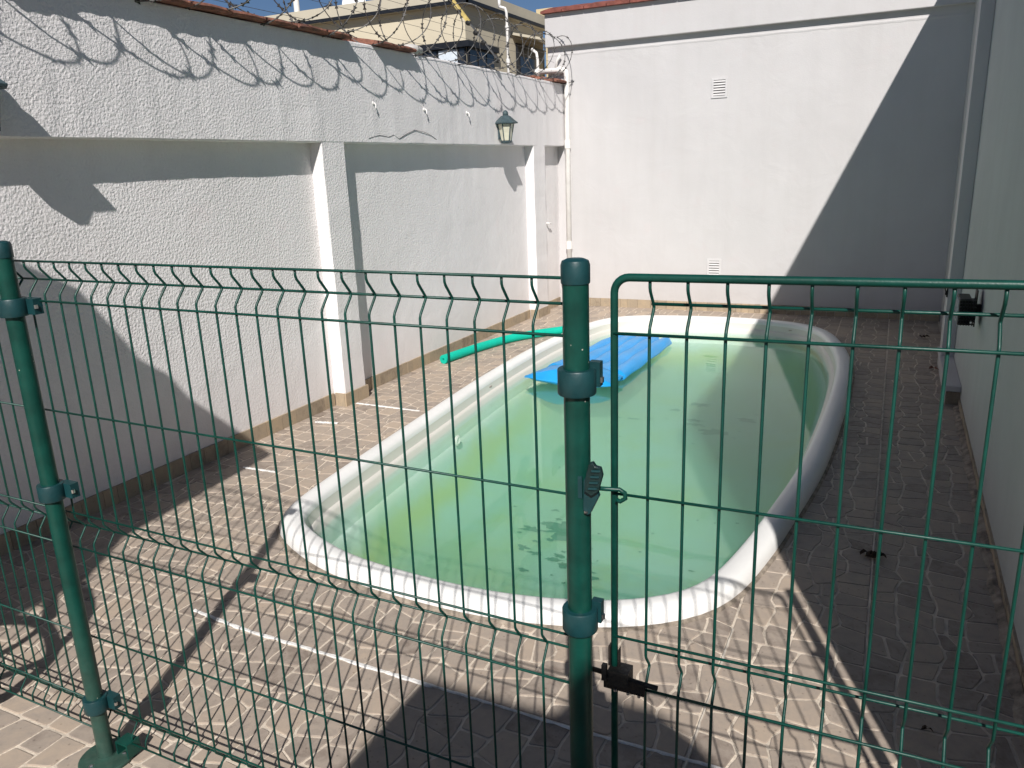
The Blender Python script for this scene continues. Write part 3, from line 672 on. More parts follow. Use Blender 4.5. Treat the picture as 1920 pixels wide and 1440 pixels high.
# ---------------------------------------------------------------- house wall on the right
hw = empty('house', (4, 4, 0)); tag(hw, 'grey plastered house wall in shade along the right side', 'house')
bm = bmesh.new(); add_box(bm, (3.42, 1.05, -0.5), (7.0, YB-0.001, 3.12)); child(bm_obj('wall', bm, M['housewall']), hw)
bm = bmesh.new(); add_box(bm, (3.346, 5.70, 0.10), (3.4195, 5.90, 2.62), 0.004); child(bm_obj('pilaster', bm, M['endwall']), hw)
bm = bmesh.new(); add_box(bm, (3.338, 4.93, 0.083), (3.4195, 5.98, 0.116), 0.003); child(bm_obj('ledge', bm, M['endwall']), hw)
bm = bmesh.new(); add_box(bm, (3.345, 4.955, -0.001), (3.4195, 5.96, 0.084)); child(bm_obj('plinth', bm, M['endwall']), hw)
skirting(lambda o: child(o, hw), (3.345, 4.955, 0), (3.4195, 4.955, 0), (0, -1, 0), h=0.078, seed=31)
skirting(lambda o: child(o, hw), (3.42, 1.1, 0), (3.42, 4.94, 0), (-1, 0, 0), h=0.045, th=0.008, seed=32)
# loose mortar fillet along the foot of the wall
v = []; f = []; n = 90
for i in range(n+1):
    yy = 1.15+i*3.75/n; w = 0.018+r_.uniform(0, 0.016); v += [(3.411, yy, 0.012+r_.uniform(0, 0.012)), (3.411-w*0.5, yy, 0.010+r_.uniform(0, 0.004)), (3.411-w, yy, 0.003)]
for i in range(n):
    for k in range(2): f.append((3*i+k, 3*i+3+k, 3*i+4+k, 3*i+1+k))
child(mesh_obj('mortar_fillet', v, f, M['fillet']), hw)

# flood lamp on the house wall
fl = empty('flood_lamp', (3.34, 4.4, 0.64)); tag(fl, 'black finned flood lamp on the shaded house wall', 'lamp')
def fpart(o): return child(o, fl)
bm = bmesh.new(); add_box(bm, (3.318, 4.36, 0.578), (3.372, 4.54, 0.708), 0.006); fpart(bm_obj('housing', bm, M['blackmetal']))
fpart(box('lens', (3.314, 4.372, 0.588), (3.3178, 4.528, 0.698), M['lens']))
for i in range(8):
    z = 0.584+i*0.0165; fpart(box('fin', (3.322, 4.348, z), (3.392, 4.3595, z+0.005), M['blackmetal']))
for i in range(5):
    xx = 3.330+i*0.012; fpart(box('rib', (xx, 4.343, 0.58), (xx+0.004, 4.3478, 0.706), M['blackmetal']))
b = MB(); b.box((3.3725, 4.39, 0.60), (3.392, 4.51, 0.69)); b.box((3.392, 4.40, 0.565), (3.397, 4.50, 0.745)); b.box((3.397, 4.43, 0.62), (3.4195, 4.47, 0.67)); fpart(b.build('bracket', M['blackmetal']))
# small latch plate on the pilaster edge
b = MB(); b.box((3.338, 5.698, 0.50), (3.3455, 5.72, 0.60)); b.box((3.330, 5.70, 0.515), (3.3378, 5.715, 0.53)); b.tube([(3.336, 5.705, 0.53), (3.326, 5.70, 0.56), (3.334, 5.70, 0.59)], 0.004, 6)
o = b.build('gate_hook', M['blackmetal']); tag(o, 'small black hook plate on the pilaster edge behind the flood lamp', 'hook')

# ---------------------------------------------------------------- pool
pool = empty('swimming_pool', (1.7, 4.5, 0)); tag(pool, 'white fibreglass swimming pool with rounded rim sunk in the paving', 'pool')
def ppart(o): return child(o, pool)
ppart(loft('rim', [(-0.004, -0.03), (-0.002, 0.012), (0.004, 0.032), (0.014, 0.047), (0.028, 0.055), (0.05, 0.058), (0.075, 0.056), (0.092, 0.050), (0.101, 0.038), (0.105, 0.02)], M['rim'], None))
ppart(loft('sealant', [(-0.016, 0.0005), (-0.013, 0.0065), (-0.007, 0.009), (-0.001, 0.010)], M['fillet'], None))
ppart(loft('basin', [(0.104, 0.022), (0.108, 0.0), (0.114, -0.024), (0.128, -0.030), (0.133, -0.040), (0.142, -0.066), (0.150, -0.10), (0.158, -0.15), (0.176, -0.158), (0.19, -0.20), (0.22, -0.28), (0.26, -0.335), (0.32, -0.372), (0.42, -0.388), (0.6, -0.39)], M['basin'], None, True))
wr_ = ring(0.1395); wv = [(q.x, q.y, -0.065) for q in wr_]+[(q.x, q.y, -0.45) for q in wr_]
water = struct(mesh_obj('water', wv, [tuple(range(NP)), tuple(range(2*NP-1, NP-1, -1))]+[(k, NP+k, NP+(k+1) % NP, (k+1) % NP) for k in range(NP)], M['water']))
# clumps of algae on the bottom
ag = MB(); r_ = random.Random(21)
def blob(cx, cy, rx, ry, z=-0.3865):
    n = 22; a0 = r_.uniform(0, 6); so = r_.uniform(0, 50)
    ph = [0.8+0.9*mnoise.noise(Vector((2.2*math.cos(2*math.pi*k/n)+so, 2.2*math.sin(2*math.pi*k/n), 0.3))) for k in range(n)]
    ag.add([(cx, cy, z+0.004)]+[(cx+rx*ph[k]*math.cos(a0+2*math.pi*k/n), cy+ry*ph[k]*math.sin(a0+2*math.pi*k/n), z) for k in range(n)], [(0, k+1, (k+1) % n+1) for k in range(n)])
for cx, cy, sd, cnt, mx in ((1.60, 3.42, .09, 16, .05), (1.74, 3.00, .11, 22, .045), (1.80, 3.20, .12, 10, .03), (1.75, 5.3, .25, 14, .07)):
    for _ in range(cnt): q = abs(r_.gauss(0, .5)); blob(cx+r_.gauss(0, sd), cy+r_.gauss(0, sd*.9), max(.009, 1.7*mx*q), max(.007, 1.7*mx*q*r_.uniform(.4, .8)))
for _ in range(26): blob(r_.uniform(1.15, 2.45), r_.uniform(2.5, 5.9), r_.uniform(.005, .018), r_.uniform(.004, .012))
o = ag.build('algae_clumps', M['algae']); o['kind'] = 'stuff'; o['label'] = 'dark algae patches on the pool bottom'
# return fitting in the left side
b = MB(); b.lathe((0, 0, 0), [(0.03, 0), (0.032, 0.006), (0.02, 0.012), (0.012, 0.008)], 14); b.v = [(z, x, y_) for (x, y_, z) in b.v]
o = b.build('inlet_fitting', M['pvc']); o.location = (0.805, 3.72, -0.115); ppart(o)

# ---------------------------------------------------------------- air mattress
am = empty('air_mattress', (1.1, 5.5, -0.04)); tag(am, 'blue inflatable air mattress floating in the far left of the pool', 'air mattress')
A, B_, C_, D_ = Vector((0.755, 4.77)), Vector((1.385, 4.78)), Vector((1.425, 6.27)), Vector((0.915, 6.36))
def msurf(u, v): return (A.lerp(B_, u)).lerp(D_.lerp(C_, u), v)
def mattress(name, u0, u1, nt, v0, v1, zb, th, scal, nv=40, ridges=0, parent=None):
    NU = nt*8; vv = []; ff = []
    for side in (1, -1):
        for j in range(nv+1):
            v = j/nv
            for i in range(NU+1):
                u = i/NU; q = (u*nt) % 1.0
                if i == NU: q = 1.0
                bul = math.sqrt(max(0, 1-(2*q-1)**2))
                e0 = min(1, v/0.035); e1 = min(1, (1-v)/0.05)
                env = math.sqrt(max(0, 1-(1-e0)**2))*math.sqrt(max(0, 1-(1-e1)**2))
                ed = math.sqrt(max(0, min(1, u*nt*2, (1-u)*nt*2)))
                h = env*(0.55+0.45*bul)*min(1, 0.15+ed)
                if ridges: h *= 1+0.10*math.sin(u*ridges*2*math.pi)*max(0, 1-v*6)
                p = msurf(u0+(u1-u0)*u, v0+(v1-v0)*v + scal*bul*(v**8))
                wr = 0.004*math.sin(31*u+17*v)*env
                vv.append((p.x, p.y, zb+side*(th*h*(1.0 if side > 0 else 0.5))+wr+0.012*(1-u)*(1-v)))
    n1 = (NU+1)*(nv+1)
    for s_ in (0, 1):
        for j in range(nv):
            for i in range(NU):
                a = s_*n1+j*(NU+1)+i; q = (a, a+1, a+NU+2, a+NU+1); ff.append(q if s_ == 0 else q[::-1])
    for j in range(nv):
        for i in (0, NU):
            a = j*(NU+1)+i; b2 = a+NU+1; q = (a, b2, b2+n1, a+n1); ff.append(q if i == 0 else q[::-1])
    for i in range(NU):
        for j in (0, nv):
            a = j*(NU+1)+i; q = (a+1, a, a+n1, a+1+n1); ff.append(q if j == 0 else q[::-1])
    return child(mesh_obj(name, vv, ff, M['vinyl'], None, True), parent)
mattress('body', 0.0, 1.0, 5, 0.185, 0.985, -0.045, 0.052, 0.035, 44, 0, am)
mattress('pillow', 0.0, 1.0, 1, 0.0, 0.178, -0.022, 0.070, 0.0, 14, 22, am)
b = MB(); b.lathe((1.26, 4.90, 0.018), [(0.014, 0), (0.014, 0.012), (0.006, 0.016)], 10); child(b.build('valve', M['vinyl']), am)

# ---------------------------------------------------------------- pool noodle
NP_ = catmull([(0.035, 4.895, 0.036), (0.10, 5.33, 0.035), (0.205, 5.72, 0.035), (0.375, 6.0, 0.035), (0.505, 6.17, 0.035), (0.60, 6.42, 0.035)], 8, False)
v, f = tube_data(NP_, 0.034, 14, caps=False); n = 14; m_ = len(NP_)
v2, f2 = tube_data(NP_, 0.009, 14, caps=False); off = len(v)
f = f+[tuple(i+off for i in q[::-1]) for q in f2]; v = v+v2
for st, fl_ in ((0, False), ((m_-1)*n, True)):
    for k in range(n):
        l = (k+1) % n; q = (st+k, off+st+k, off+st+l, st+l); f.append(q[::-1] if fl_ else q)
o = smooth_angle(mesh_obj('pool_noodle', v, f, M['foam']), 50); tag(o, 'green foam pool noodle lying curved between wall and pool', 'pool noodle')

# dead leaves and droppings
def leafpile(name, c, n, s, label, mt, cat='leaf'):
    r2 = random.Random(int(c[0]*1000)); b = MB()
    for _ in range(n):
        a = r2.uniform(0, 6.28); l = s*r2.uniform(.5, 1.0); w = l*r2.uniform(.3, .5); x, y = c[0]+r2.gauss(0, s*.6), c[1]+r2.gauss(0, s*.35)
        P = [(-l, 0, .004), (-l*.3, w, .014), (l*.5, w*.8, .016), (l, 0, .006), (l*.5, -w*.8, .012), (-l*.3, -w, .010), (0, 0, .024)]
        P = [(x+p[0]*math.cos(a)-p[1]*math.sin(a), y+p[0]*math.sin(a)+p[1]*math.cos(a), c[2]+p[2]*s/.03+r2.uniform(0, .004)) for p in P]
        b.add(P, [(i, (i+1) % 6, 6) for i in range(6)])
    o = b.build(name, mt); tag(o, label, cat); return o
leafpile('dead_leaves', (3.027, 2.845, 0.006), 9, 0.026, 'brown clump of dead leaves on the shaded path', M['leaf'])
leafpile('dead_leaf', (3.17, 1.93, 0.006), 3, 0.014, 'dark leaf scrap near the gate foot on the right', M['leaf'])
leafpile('dead_leaf', (3.27, 6.75, 0.006), 4, 0.03, 'dark leaf scrap in the far right corner', M['leaf'])
leafpile('dead_leaf', (3.29, 5.75, 0.006), 3, 0.03, 'orange brown leaf beside the low ledge', M['clay'])

# ---------------------------------------------------------------- wire mesh fence
fence = empty('mesh_fence', (1.31, 1.03, 0)); tag(fence, 'green welded mesh fence with round posts in front of the pool', 'fence')
def npart(o): return child(o, fence)
ZP = [('h', 1.2552, 0), ('h', 1.2124, .0217), ('h', 1.1703, 0), ('h', .9201, 0), ('h', .6702, 0), ('h', .6258, .0217), ('h', .5789, 0), ('h', .335, 0), ('h', .135, 0), ('h', .0915, .0217), ('h', .045, 0)]
def vpath(zt=1.2555, zbot=0.040, dy=.0217):
    P = [(0, 0, zt), (0, 0, 1.243), (0, dy*.12, 1.237), (0, dy*.93, 1.2155), (0, dy, 1.2124), (0, dy*.93, 1.2093), (0, dy*.12, 1.188), (0, 0, 1.182)]
    P += [(0, 0, .657), (0, dy*.12, .651), (0, dy*.93, .629), (0, dy, .6258), (0, dy*.93, .6226), (0, dy*.12, .600), (0, 0, .594)]
    P += [(0, 0, .122), (0, dy*.12, .116), (0, dy*.93, .0947), (0, dy, .0915), (0, dy*.93, .088), (0, dy*.12, .066), (0, 0, .060), (0, 0, zbot)]
    return P
WR = 0.0024
C0, S0 = math.cos(-0.0151), math.sin(-0.0151)
def fxy(u): return (1.2729+u*C0, 1.0654+u*S0)
vw = None
for i in list(range(-23, 27)):
    x, y = fxy(0.05*i)
    if i == 0: pass
    if vw is None:
        vv, ff = tube_data(vpath(), WR, 6); me = bpy.data.meshes.new('vertical_wire'); me.from_pydata([tuple(a) for a in vv], [], ff); me.update()
        for p in me.polygons: p.use_smooth = True
        me.materials.append(M['green']); vw = me
    o = bpy.data.objects.new('vertical_wire', vw); o.location = (x, y, 0); link(o); npart(o)
for (a, b) in ((-1.165, -0.012), (0.0, 1.308)):
    for _, z, d in ZP:
        x0, y0 = fxy(a-0.012); x1, y1 = fxy(b)
        npart(tube('horizontal_wire', [(x0, y0+d+0.0035*(1 if d else -1), z), (x1, y1+d+0.0035*(1 if d else -1), z)], WR, M['green'], None, 6))
def make_post(x, y, zt, clampz, base, tabdir):
    p = MB(); p.lathe((0, 0, 0), [(0.019, 0.004), (0.019, zt-0.03)], 20); po = smooth_angle(p.build('post', M['post'])); po.location = (x, y, 0); npart(po)
    c = MB(); c.lathe((0, 0, zt-0.033), [(0.0205, 0), (0.021, 0.002), (0.021, 0.026), (0.019, 0.032), (0.012, 0.035)], 20); smooth_angle(c.build('post_cap', M['greenblue'], po))
    for z in clampz:
        c = MB(); c.lathe((0, 0, z-0.019), [(0.0195, 0), (0.0275, 0.0), (0.0285, 0.002), (0.0285, 0.036), (0.0275, 0.038), (0.0195, 0.038)], 22)
        tx = 0.012*tabdir
        c.box((0.008, 0.014, z-0.017), (0.048, 0.034, z+0.017)) if tabdir else c.box((0.014, 0.012, z-0.010), (0.031, 0.026, z+0.027))
        cl = smooth_angle(c.build('clamp', M['greenblue'], po), 35)
        s_ = MB(); s_.lathe((0.049 if tabdir else 0.0315, 0.018, z), [(0.004, -0.004), (0.004, 0.004)], 8); s_.build('screw', M['screw'], po)
    if base:
        c = MB(); c.lathe((0, 0, 0.004), [(0.062, 0), (0.066, 0.001), (0.066, 0.006), (0.063, 0.009), (0.021, 0.012), (0.0205, 0.014)], 32); smooth_angle(c.build('base_plate', M['post'], po), 30)
        for k in range(3):
            an = R(-60+120*k-30); s_ = MB(); s_.lathe((0.044*math.cos(an), 0.044*math.sin(an), 0.0135), [(0.006, 0), (0.006, 0.003), (0.003, 0.005)], 6); s_.build('bolt', M['screw'], po)
        g = MB(); g.box((0.024, 0.012, 0.012), (0.028, 0.045, 0.052)); g.box((0.062, 0.012, 0.012), (0.066, 0.045, 0.052)); g.box((0.024, 0.045, 0.012), (0.066, 0.049, 0.052)); g.box((0.028, 0.012, 0.048), (0.062, 0.045, 0.0525)); g.build('foot_bracket', M['green'], po)
    return po
make_post(1.312, 1.030, 1.298, (1.160, 0.735, 0.168), True, 1)
make_post(2.598, 1.030, 1.283, (1.107, 0.715, 0.13), True, 0)

# ---------------------------------------------------------------- gate
gate = empty('pool_gate', (2.648, 1.05, 0)); tag(gate, 'green mesh gate with round frame right of the middle post', 'gate')
def gpart(o): return child(o, gate)
GX0, GX1, GY = 2.648, 3.345, 1.052
ft = [(GX0, GY, 0.055), (GX0, GY, 1.235)]
for k in range(1, 6):
    a = R(90*k/6); ft.append((GX0+0.022*(1-math.cos(a)), GY, 1.235+0.022*math.sin(a)))
ft += [(GX0+0.022, GY, 1.257), (GX1-0.022, GY, 1.262)]
for k in range(1, 6):
    a = R(90*k/6); ft.append((GX1-0.022+0.022*math.sin(a), GY, 1.262-0.022*(1-math.cos(a))))
ft += [(GX1, GY, 1.24), (GX1, GY, 0.055)]
gpart(tube('frame', ft, 0.0058, M['green'], None, 10))
gpart(tube('bottom_bar', [(GX0, GY, 0.06), (GX1, GY, 0.06)], 0.0058, M['green'], None, 10))
vv, ff = tube_data(vpath(1.257, 0.06), WR, 6); gm = bpy.data.meshes.new('vertical_wire'); gm.from_pydata([tuple(a) for a in vv], [], ff); gm.update(); gm.materials.append(M['green'])
for p in gm.polygons: p.use_smooth = True
for i in range(13):
    o = bpy.data.objects.new('vertical_wire', gm); o.location = (2.699+0.0535*i*0.985, GY+0.002, 0); link(o); gpart(o)
GZ = [(1.2165, .0217), (1.177, 0), (.930, 0), (.684, 0), (.652, .0217), (.598, 0), (.345, 0), (.138, 0), (.092, .0217)]
for z, d in GZ:
    x0 = 2.695 if d else GX0
    x1 = 3.342 if not d else 3.33
    gpart(tube('horizontal_wire', [(x0, GY+d+0.004*(1 if d else -1), z), (x1, GY+d+0.004*(1 if d else -1), z+0.006)], WR, M['green'], None, 6))
# bolt and lock box low on the stile
lk = box('lock_case', (2.634, GY-0.016, 0.592), (2.702, GY-0.008, 0.616), M['rust'], None, 0.002); gpart(lk)
b = MB(); b.box((2.642, GY-0.018, 0.602), (2.676, GY+0.010, 0.628)); gpart(b.build('lock_body', M['blackmetal']))
gpart(box('stile_sleeve', (2.6405, GY-0.0065, 0.628), (2.6415, GY+0.0065, 0.664), M['rust'], None, 0.002))
gpart(box('stile_sleeve', (2.6555, GY-0.0065, 0.628), (2.6565, GY+0.0065, 0.660), M['rust'])); gpart(tube('bolt', [(2.606, GY-0.010, 0.618), (2.70, GY-0.010, 0.612), (2.722, GY-0.010, 0.611)], 0.0042, M['blackmetal'], None, 8))
gpart(box('bolt_handle', (2.634, GY-0.026, 0.612), (2.642, GY-0.0165, 0.640), M['blackmetal'], None, 0.001))
for x in (2.655, 2.676, 2.694):
    b = MB(); b.lathe((x, GY-0.0175, 0.594), [(0.0028, -0.002), (0.0028, 0.002)], 8); gpart(b.build('screw', M['screw']))
# drop latch on the post side of the gate
lt = empty('gate_latch', (2.622, 1.02, 0.945)); tag(lt, 'dark green gate latch clipped to the middle post', 'latch')
def slab_xz(name, prof, y0, y1, mt):
    bm = bmesh.new()
    for yy in (y0, y1):
        vs = [bm.verts.new((x, yy, z)) for x, z in prof]; bm.faces.new(vs)
    bm.verts.ensure_lookup_table(); n = len(prof)
    for i in range(n): bm.faces.new([bm.verts[i], bm.verts[(i+1) % n], bm.verts[n+(i+1) % n], bm.verts[n+i]])
    bmesh.ops.recalc_face_normals(bm, faces=bm.faces)
    bmesh.ops.bevel(bm, geom=bm.edges[:], offset=0.0009, segments=1, affect='EDGES')
    return child(bm_obj(name, bm, mt), lt)
slab_xz('latch_plate', [(2.611, 0.910), (2.617, 0.903), (2.622, 0.906), (2.636, 0.936), (2.633, 0.944), (2.624, 0.950), (2.619, 0.972), (2.612, 0.958)], 1.014, 1.024, M['greenblue'])
slab_xz('lever', [(2.617, 0.946), (2.628, 0.940), (2.638, 0.948), (2.645, 0.974), (2.642, 0.986), (2.634, 0.987), (2.630, 0.993), (2.625, 0.991), (2.620, 0.974)], 1.004, 1.013, M['blackgreen'])
for k in range(4):
    z = 0.950+0.0095*k; slab_xz('grip_rib', [(2.6235+0.0018*k, z), (2.6375+0.0018*k, z+0.0015), (2.6378+0.0018*k, z+0.005), (2.6238+0.0018*k, z+0.0035)], 1.0005, 1.0035, M['greenblue'])
b = MB(); b.box((2.604, 1.012, 0.93), (2.6105, 1.026, 0.965)); child(b.build('latch_mount', M['greenblue']), lt)
b = MB(); b.lathe((2.6165, 1.0125, 0.9095), [(0.003, -0.0015), (0.003, 0.0015)], 8); child(b.build('screw', M['screw']), lt)
child(tube('striker', [(2.624, 1.026, 0.944), (2.645, 1.034, 0.942), (2.660, 1.038, 0.942), (2.668, 1.04, 0.937), (2.669, 1.04, 0.928), (2.661, 1.04, 0.922), (2.655, 1.04, 0.924)], 0.0036, M['green'], None, 8), lt)
# hinge post against the house
hp = MB(); hp.lathe((3.385, 1.045, 0), [(0.016, 0.0), (0.016, 1.30)], 16); o = smooth_angle(hp.build('hinge_post', M['green'])); tag(o, 'green round hinge post between the gate and the house corner', 'post')
for z in (0.3, 1.0):
    b = MB(); b.lathe((3.385, 1.045, z), [(0.0165, -0.02), (0.022, -0.02), (0.022, 0.02), (0.0165, 0.02)], 14); b.box((3.345, 1.04, z-0.008), (3.370, 1.05, z+0.008)); b.build('hinge', M['greenblue'], o)

# ---------------------------------------------------------------- wall lanterns
def lantern(yc, label, xc=0.066):
    L_ = empty('wall_lantern', (xc, yc, 1.6)); tag(L_, label, 'lantern', 'lanterns on the left wall')
    n = 6; a0 = R(30)
    def ringp(r, z): return [(r*math.cos(a0+2*math.pi*k/n), r*math.sin(a0+2*math.pi*k/n), z) for k in range(n)]
    # glass: six separate panes
    lo, hi = ringp(0.040, 0.012), ringp(0.066, 0.150)
    for k in range(n):
        l = (k+1) % n; a, b, c, d = Vector(lo[k]), Vector(lo[l]), Vector(hi[l]), Vector(hi[k])
        ctr = (a+b+c+d)/4; o_ = (ctr*1); o_.z = 0; o_.normalize(); q = [ctr+(p-ctr)*0.93 for p in (a, b, c, d)]
        mesh_obj('pane', q+[p-o_*0.004 for p in q], [(0,1,2,3),(7,6,5,4),(0,4,5,1),(1,5,6,2),(2,6,7,3),(3,7,4,0)], M['lampglass'], L_)
    fr = MB()
    for k in range(n): fr.tube([lo[k], hi[k]], 0.0045, 5)
    fr.build('frame', M['lampmetal'], L_)
    b = MB(); b.lathe((0, 0, 0), [(0.03, -0.006), (0.044, 0.0), (0.046, 0.012), (0.03, 0.014)], 6, a0); b.build('base', M['lampmetal'], L_)
    b = MB(); b.lathe((0, 0, 0.148), [(0.062, -0.004), (0.098, 0.0), (0.100, 0.008), (0.070, 0.030), (0.040, 0.058), (0.026, 0.064)], 6, a0); b.build('hood', M['lampmetal'], L_)
    b = MB(); b.lathe((0, 0, 0.211), [(0.020, 0), (0.024, 0.006), (0.022, 0.024), (0.014, 0.036), (0.004, 0.042)], 12); smooth_angle(b.build('finial', M['lampmetal'], L_))
    b = MB(); b.box((-0.065, -0.02, 0.03), (-0.052, 0.02, 0.14)); b.build('bracket', M['lampmetal'], L_)
lantern(6.05, 'dark six-sided wall lantern near the far corner above the second bay')
lantern(1.845, 'dark wall lantern cut off by the left edge of the photo', 0.046)

# ---------------------------------------------------------------- razor wire and electric fence on the wall
rw = empty('razor_wire', (0, 4, 2.37)); tag(rw, 'coiled razor wire along the top of the left wall', 'razor wire')
r_ = random.Random(5)
def coil(ph, pitch, rad, zc, xc, y0, y1, sk):
    pts = []; N = 44; T = int((y1-y0)/pitch); rs = [r_.uniform(0.90, 1.08) for _ in range(T+2)]; ys = [r_.uniform(-0.05, 0.05) for _ in range(T+2)]; zs = [r_.uniform(-0.03, 0.02) for _ in range(T+2)]
    for t in range(T):
        for k in range(N):
            u = k/N; e = u*u*(3-2*u); r = rad*(rs[t]*(1-e)+rs[t+1]*e); a = 2*math.pi*u+ph
            pts.append(Vector((xc+r*math.cos(a), y0+pitch*(t+u)+ys[t]*(1-e)+ys[t+1]*e+sk*math.cos(a+0.5), zc+zs[t]*(1-e)+zs[t+1]*e+r*math.sin(a))))
    return pts
wire_b = MB(); barb = MB()
for ph, y0, sk in ((0.0, 0.7, 0.17), (math.pi, 0.85, -0.06)):
    pts = coil(ph, 0.48, 0.205, 2.375, 0.0, y0, 7.75, sk)
    wire_b.tube(pts, 0.0032, 5); acc = 0.0
    for i in range(1, len(pts)-1):
        acc += (pts[i]-pts[i-1]).length
        if acc > 0.075:
            acc = 0.0; t = (pts[i+1]-pts[i-1]).normalized(); s_ = t.cross(Vector((r_.uniform(-1, 1), r_.uniform(-1, 1), r_.uniform(-1, 1)))).normalized(); c = pts[i]; q = t.cross(s_)
            barb.add([c+t*0.019+s_*0.013, c+t*0.005+s_*0.005, c-t*0.005+s_*0.005, c-t*0.019+s_*0.013, c-t*0.019-s_*0.013, c-t*0.005-s_*0.005, c+t*0.005-s_*0.005, c+t*0.019-s_*0.013, c+q*0.003, c-q*0.003],
                     [(0,1,8),(1,2,8),(2,3,8),(3,4,8),(4,5,8),(5,6,8),(6,7,8),(7,0,8),(1,0,9),(2,1,9),(3,2,9),(4,3,9),(5,4,9),(6,5,9),(7,6,9),(0,7,9)])
child(wire_b.build('wire_coil', M['galv'], None, True), rw); o = child(barb.build('barbs', M['barb']), rw); o['kind'] = 'stuff'
ef = empty('electric_fence', (-0.1, 6, 2.4)); tag(ef, 'electric fence strut with black insulators leaning over the left wall top', 'fence')
def fx(o): return child(o, ef)
bm = bmesh.new()
P0, P1 = Vector((-0.35, 6.0, 2.712)), Vector((0.055, 6.0, 2.215)); dd = (P1-P0).normalized(); nn = Vector((dd.z, 0, -dd.x))
Pm = P0.lerp(P1, 0.36)
def strut(a, b, w, mt, nm):
    v = [a-nn*w+Vector((0, s, 0)) for s in (-0.012, 0.012)]+[a+nn*w+Vector((0, s, 0)) for s in (0.012, -0.012)]; v += [p+(b-a) for p in v]
    fx(mesh_obj(nm, v, [(3,2,1,0),(4,5,6,7),(0,1,5,4),(1,2,6,5),(2,3,7,6),(3,0,4,7)], mt))
strut(P0, Pm, 0.014, M['ebracket'], 'strut'); strut(Pm, P1, 0.004, M['galv'], 'strut_rod'); bm.free()
for t in (0.0, 0.19, 0.37, 0.53, 0.69, 0.97):
    c = P0.lerp(P1, t)+nn*0.006; b = MB(); b.lathe((0, 0, 0), [(0.007, -0.022), (0.018, -0.018), (0.010, -0.008), (0.020, 0.0), (0.010, 0.008), (0.018, 0.018), (0.007, 0.022)], 10)
    b.v = [(c.x+x, c.y+z-0.01, c.z+y_) for (x, y_, z) in b.v]; fx(smooth_angle(b.build('insulator', M['blackmetal'])))
    fx(tube('live_wire', [(c.x, -0.5, c.z-0.02), (c.x, 3.0, c.z-0.015), (c.x, 6.0, c.z), (c.x, 7.46, c.z-0.01)], 0.0013, M['galv'], None, 4))

# ---------------------------------------------------------------- neighbouring buildings
nb = empty('building', (-5, 14, 0)); tag(nb, 'beige flat-roofed building behind the wall corner', 'building')
def bpart(o): return child(o, nb)
XB, YBD = -3.0, 11.115
bm = bmesh.new(); add_box(bm, (-12, YBD, -0.5), (XB, 14.05, 3.74)); bpart(bm_obj('wall', bm, M['beige']))
bm = bmesh.new(); add_box(bm, (-12.1, YBD-0.10, 3.742), (XB+0.10, 14.10, 3.95)); bpart(bm_obj('parapet', bm, M['beigetrim']))
b = MB(); b.box((-12.1, YBD-0.13, 3.735), (XB+0.13, YBD-0.101, 3.785)); b.box((XB+0.101, YBD-0.13, 3.735), (XB+0.13, 14.1, 3.785)); bpart(b.build('parapet_shade_strip', M['darkframe']))  # dark strip stands in for the shadow line under the parapet
# wrap-round corner window
for (a, c) in (((-3.86, YBD-0.09, 3.15), (XB+0.09, YBD-0.002, 3.235)), ((XB+0.002, YBD+0.0, 3.15), (XB+0.09, 12.06, 3.235))):
    bpart(box('window_hood', a, c, M['darkframe']))
wf = bpart(box('window', (-3.75, YBD-0.03, 2.45), (-3.0, YBD-0.003, 3.149), M['darkframe']))
for (xa, xb_, mt, nm) in ((-3.72, -3.50, 'glass', 'pane'), (-3.46, -3.14, 'curtain', 'curtain'), (-3.10, -3.02, 'glass', 'pane')):
    child(box(nm, (xa, YBD-0.038, 2.5), (xb_, YBD-0.031, 3.13), M[mt]), wf)
wf = bpart(box('window', (XB+0.003, YBD+0.01, 2.45), (XB+0.03, 11.98, 3.149), M['darkframe']))
for ya in (11.16, 11.44, 11.72):
    child(box('pane', (XB+0.031, ya, 2.5), (XB+0.037, ya+0.23, 3.12), M['glass']), wf)
dr = bpart(box('doorway', (XB+0.003, 12.86, 1.2), (XB+0.04, 14.0, 3.40), M['darkframe']))
child(box('pane', (XB+0.041, 12.95, 1.3), (XB+0.047, 13.9, 3.2), M['glass']), dr)
v = [(XB+0.01, 12.70, 3.55), (XB+0.01, 14.10, 3.55), (XB+0.55, 14.10, 3.42), (XB+0.55, 12.70, 3.42)]; v += [(x, y, z-0.04) for x, y, z in v]
bpart(mesh_obj('awning', v, [(0,1,2,3),(7,6,5,4),(0,4,5,1),(1,5,6,2),(2,6,7,3),(3,7,4,0)], M['beigetrim']))
b = MB(); b.tube([(XB+0.5, 12.75, 3.39), (XB+0.5, 14.05, 3.39)], 0.03, 6); bpart(b.build('awning_bar', M['pvc']))
for (x, y, z0, z1, r, lb) in ((-6.5, 11.6, 3.9, 4.28, 0.05, 'tall thin white vent pipe on the beige building roof'), (-5.75, 11.5, 3.9, 4.02, 0.055, 'short white vent pipe beside the satellite dish')):
    b = MB(); b.lathe((x, y, 0), [(r, z0), (r, z1)], 12); o = smooth_angle(b.build('vent_pipe', M['pvc'])); tag(o, lb, 'vent pipe', 'vent pipes on the neighbour roof')
    b = MB(); b.lathe((x, y, z1), [(r, 0.0), (r*1.7, 0.02), (r*1.7, 0.035), (r*0.4, 0.07)], 12); b.build('cowl', M['blackmetal'], o)
ds = empty('satellite_dish', (-5.3, 11.6, 4.05)); tag(ds, 'white satellite dish on the beige building roof', 'satellite dish')
b = MB(); b.lathe((0, 0, 0), [(0.03, 0.05), (0.12, 0.035), (0.20, 0.0), (0.205, -0.004), (0.12, 0.02), (0.03, 0.033)], 20)
